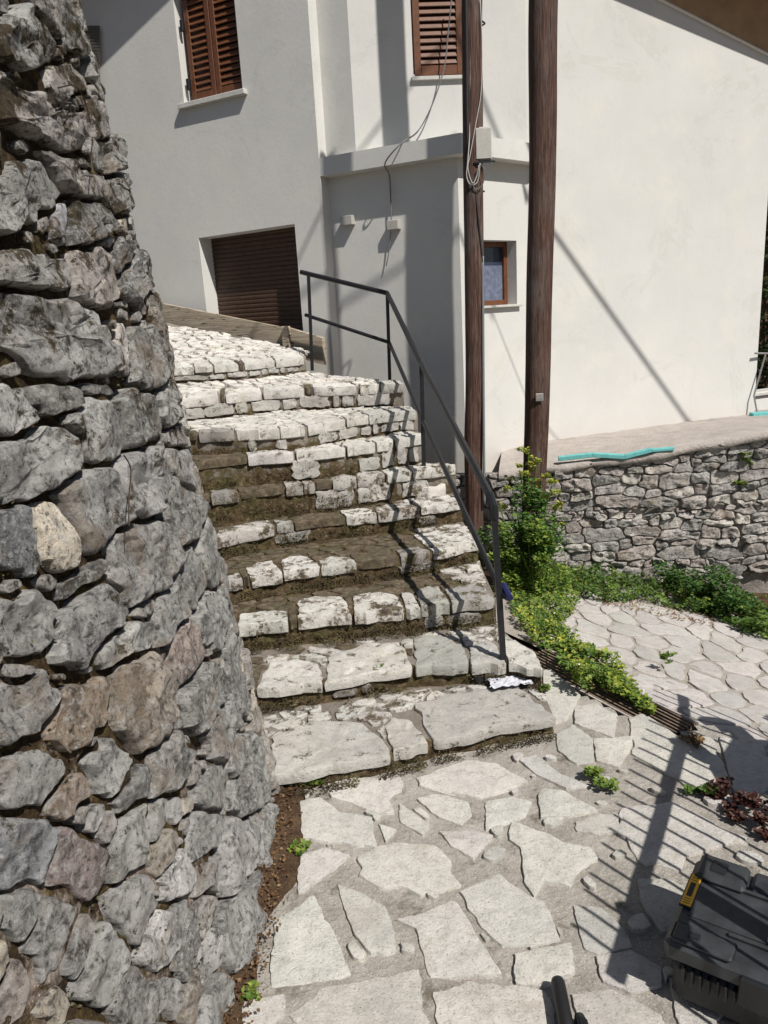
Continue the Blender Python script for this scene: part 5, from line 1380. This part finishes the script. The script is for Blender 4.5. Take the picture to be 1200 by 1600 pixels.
# black tube and knurled knob at the bottom edge
t0 = onz(871, 1532, .035); t1 = onz(905, 1700, .05)
e = empty('tripod_leg', tuple(t1), 'black tube end with a knurled knob poking in at the bottom edge', 'tube')
MB().tube([t0, t0 + (t1 - t0) * .03, t1], [.017, .0195, .0195], 20).build('tube', M['black'], e, smooth=True)
k0 = onz(905, 1588, .03); k1 = onz(928, 1680, .04)
MB().tube([k0, k0 + (k1 - k0) * .1, k1], [.013, .017, .017], 14).build('knob', M['case2'], e)
for i in range(7):
    a_ = i / 7 * math.pi; dpt = (k1 - k0); n_ = np.cross(dpt, (0, 0, 1)); n_ /= np.linalg.norm(n_); q = k0 + dpt * .1 + n_ * math.cos(a_) * .017 + np.array([0, 0, math.sin(a_) * .017])
    MB().tube([q, q + dpt * .8], .002, 4).build('knob_ridge', M['case2'], e)

# ================================================================== baluster panel and workman standing just right of the view (their shadows fall on the paving)
K = .81
sh = lambda z: np.array([SUN[0], SUN[1]]) / SUN[2] * z
ZR = .9
ra = onz(1075, 1120)[:2] + sh(ZR); rb = onz(995, 1400)[:2] + sh(ZR); rdv = (rb - ra) / np.linalg.norm(rb - ra)
rb2 = rb + rdv * .35; ra2 = ra - rdv * .35
bp = empty('baluster_panel', (*ra, 0), 'black iron railing panel with thin upright bars standing right of the forecourt', 'railing panel')
MB().box((*(ra2 - rdv * 0), ZR - .02), (*(rb2 - ra2), 0), (*(np.array([-rdv[1], rdv[0]]) * .02), 0), (0, 0, .055)).build('top_rail', M['iron'], bp)
MB().box((*ra2, .12), (*(rb2 - ra2), 0), (*(np.array([-rdv[1], rdv[0]]) * .02), 0), (0, 0, .03)).build('bottom_rail', M['iron'], bp)
Lp_ = np.linalg.norm(rb2 - ra2); i = 0; s = .03
while s < Lp_:
    q = ra2 + rdv * s; MB().box((q[0], q[1], .05), (.009, 0, 0), (0, .009, 0), (0, 0, ZR + .16)).build('baluster', M['iron'], bp); s += .082
for s in (.62, Lp_ - .25):
    q = ra2 + rdv * s; MB().box((q[0], q[1], 0), (.04, 0, 0), (0, .04, 0), (0, 0, ZR + .05)).build('post', M['iron'], bp)
def figure(name, joints, edges, radii, mat, parent, sub=1):
    me = bpy.data.meshes.new(name); me.from_pydata([tuple(j) for j in joints], edges, []); o = bpy.data.objects.new(name, me); col.objects.link(o); o.parent = parent
    md_ = o.modifiers.new('skin', 'SKIN'); me.skin_vertices or None
    if not me.skin_vertices: 
        import bmesh
        bm = bmesh.new(); bm.from_mesh(me); bm.verts.layers.skin.verify(); bm.to_mesh(me); bm.free()
    for i, r in enumerate(radii): me.skin_vertices[0].data[i].radius = (r, r)
    me.skin_vertices[0].data[0].use_root = True
    s = o.modifiers.new('sub', 'SUBSURF'); s.levels = sub; s.render_levels = sub; me.materials.append(mat); return o
hd = onz(1090, 1112)[:2] + sh(1.14)                                   # head position
pe = empty('person', (hd[0] + .18, hd[1] - .42, 0), 'person in dark work clothes stooping over the railing panel right of the view', 'person')
pe.rotation_euler = (0, 0, rad(-66)); pe.scale = (1.25, 1.25, 1.12)
# local frame: head at (-.35,.1,1.02)
J = [(.25, -.10, .62), (.10, -.06, .78), (-.08, 0, .92), (-.2, .05, .96), (-.35, .10, 1.02),    # pelvis, waist, chest, neck, head
     (.20, -.25, .60), (-.05, -.28, .42), (.12, -.30, .08), (-.02, -.31, .04),               # leg
     (.20, .08, .60), (-.05, .16, .42), (.12, .16, .08), (-.02, .17, .04),
     (-.08, -.20, .90), (-.20, -.30, .68), (-.38, -.26, .60), (-.08, .20, .92), (-.22, .30, .72), (-.40, .34, .66)]
Ed = [(0, 1), (1, 2), (2, 3), (3, 4), (0, 5), (5, 6), (6, 7), (7, 8), (0, 9), (9, 10), (10, 11), (11, 12), (2, 13), (13, 14), (14, 15), (2, 16), (16, 17), (17, 18)]
Rr = [.15, .14, .16, .06, .105, .10, .07, .05, .045, .10, .07, .05, .045, .07, .05, .035, .07, .05, .035]
figure('body', J, Ed, Rr, M['cloth'], pe, 2)
for (hx, hy, hz, sy) in ((-.38, -.26, .60, -1), (-.40, .34, .66, 1)):
    hj = [(hx, hy, hz), (hx - .07, hy, hz - .01)]; he = [(0, 1)]; hr_ = [.03, .034]
    for kf, (fy, fl) in enumerate(((-.030, .055), (-.010, .07), (.010, .072), (.030, .062))):
        n0 = len(hj); hj += [(hx - .10, hy + fy, hz - .015), (hx - .10 - fl * .5, hy + fy * 1.1, hz - .02), (hx - .10 - fl * .8, hy + fy * 1.1, hz - .05)]
        he += [(1, n0), (n0, n0 + 1), (n0 + 1, n0 + 2)]; hr_ += [.010, .009, .008]
    n0 = len(hj); hj += [(hx - .04, hy - sy * .04, hz - .01), (hx - .08, hy - sy * .06, hz - .03)]; he += [(0, n0), (n0, n0 + 1)]; hr_ += [.011, .009]
    figure('hand', hj, he, hr_, M['skin'], pe, 1)

# ================================================================== beyond the house (right slit, upper left)
hp = [np.array([4.3, 10.2, 0.]), np.array([8.0, 12.5, 0.])]
Hs = random.Random(4); spots = []
for _ in range(9000):
    t = Hs.random(); q = hp[0] + (hp[1] - hp[0]) * t; zz = Hs.uniform(.3, 4.2)
    if 1.55 < zz < 1.75: continue
    spots.append((np.array([q[0] + Hs.gauss(0, .18), q[1] + Hs.gauss(0, .18), zz]), Hs.uniform(.05, .11), (.55 if 1.7 < zz < 2.3 else .15)))
hg = empty('hedge', (5.5, 11, 0), 'dense dark hedge behind the white house at the right edge', 'hedge')
leaves('foliage', spots, M['hedge'], hg, None, seed=20)
b = MB().add([(3.6, 10.4, 0), (9, 13.8, 0), (9, 13.8, 4.4), (3.6, 10.4, 4.4)], [(0, 1, 2, 3)]); b.build('backing_sheet', M['soil'], hg)  # one flat dark brown sheet behind the hedge leaves
nb_ = empty('low_parapet', (4.2, 9.4, .4), 'pale low parapet seen past the right corner of the house', 'parapet')
MB().cbox((3.9, 9.0, .0), (4, 1.8, 0), (-.05, .12, 0), (0, 0, .62), .01).build('parapet_wall', M['white'], nb_)
MB().cbox((3.88, 8.95, .62), (4, 1.8, 0), (-.09, .22, 0), (0, 0, .05), .01).build('coping', M['stone_sill'], nb_)
cr_r = empty('drying_rack', (4.1, 8.2, .5), 'light metal folding rack standing at the right corner of the house', 'rack')
ra_, rb_ = onY(1180, 552, 8.2), onY(1230, 553, 8.4)
MB().tube([ra_, rb_], .012, 6).build('rack_bar', M['steel'], cr_r)
MB().tube([onY(1196, 554, 8.25), onY(1178, 618, 8.2)], .009, 6).build('rack_leg', M['steel'], cr_r)
MB().tube([onY(1178, 618, 8.2), onY(1183, 645, 8.15)], .009, 6).build('rack_leg', M['steel'], cr_r)
o = MB().cbox(onY(1177, 652, 8.0), (.8, .1, 0), (0, .1, 0), (0, 0, .04), .004).build('turquoise_tube', M['turq']); tag(o, 'piece of turquoise foam lying on the terrace at the right edge', 'foam strip')
# neighbouring slatted shutter and roof at the upper left
WN = empty('corrugated_sheet', tuple(onY(132, 60, 7.6)), 'strip of pale corrugated metal showing between the big wall and the house', 'metal sheet')
v = []; n = 60
for i in range(n + 1):
    p0 = onY(112, 40 + i * 1.6, 8.6); p1 = onY(156, 40 + i * 1.6, 8.6); e = .02 * math.sin(i * 2.1)
    v += [p0 + np.array([0, e, 0]), p1 + np.array([0, e, 0])]
link('sheet', v, [(2 * i, 2 * i + 1, 2 * i + 3, 2 * i + 2) for i in range(n)], M['steel'], WN)
print('objects', len(bpy.data.objects), 'tris', sum(len(o.data.polygons) for o in bpy.data.objects if o.type == 'MESH'))
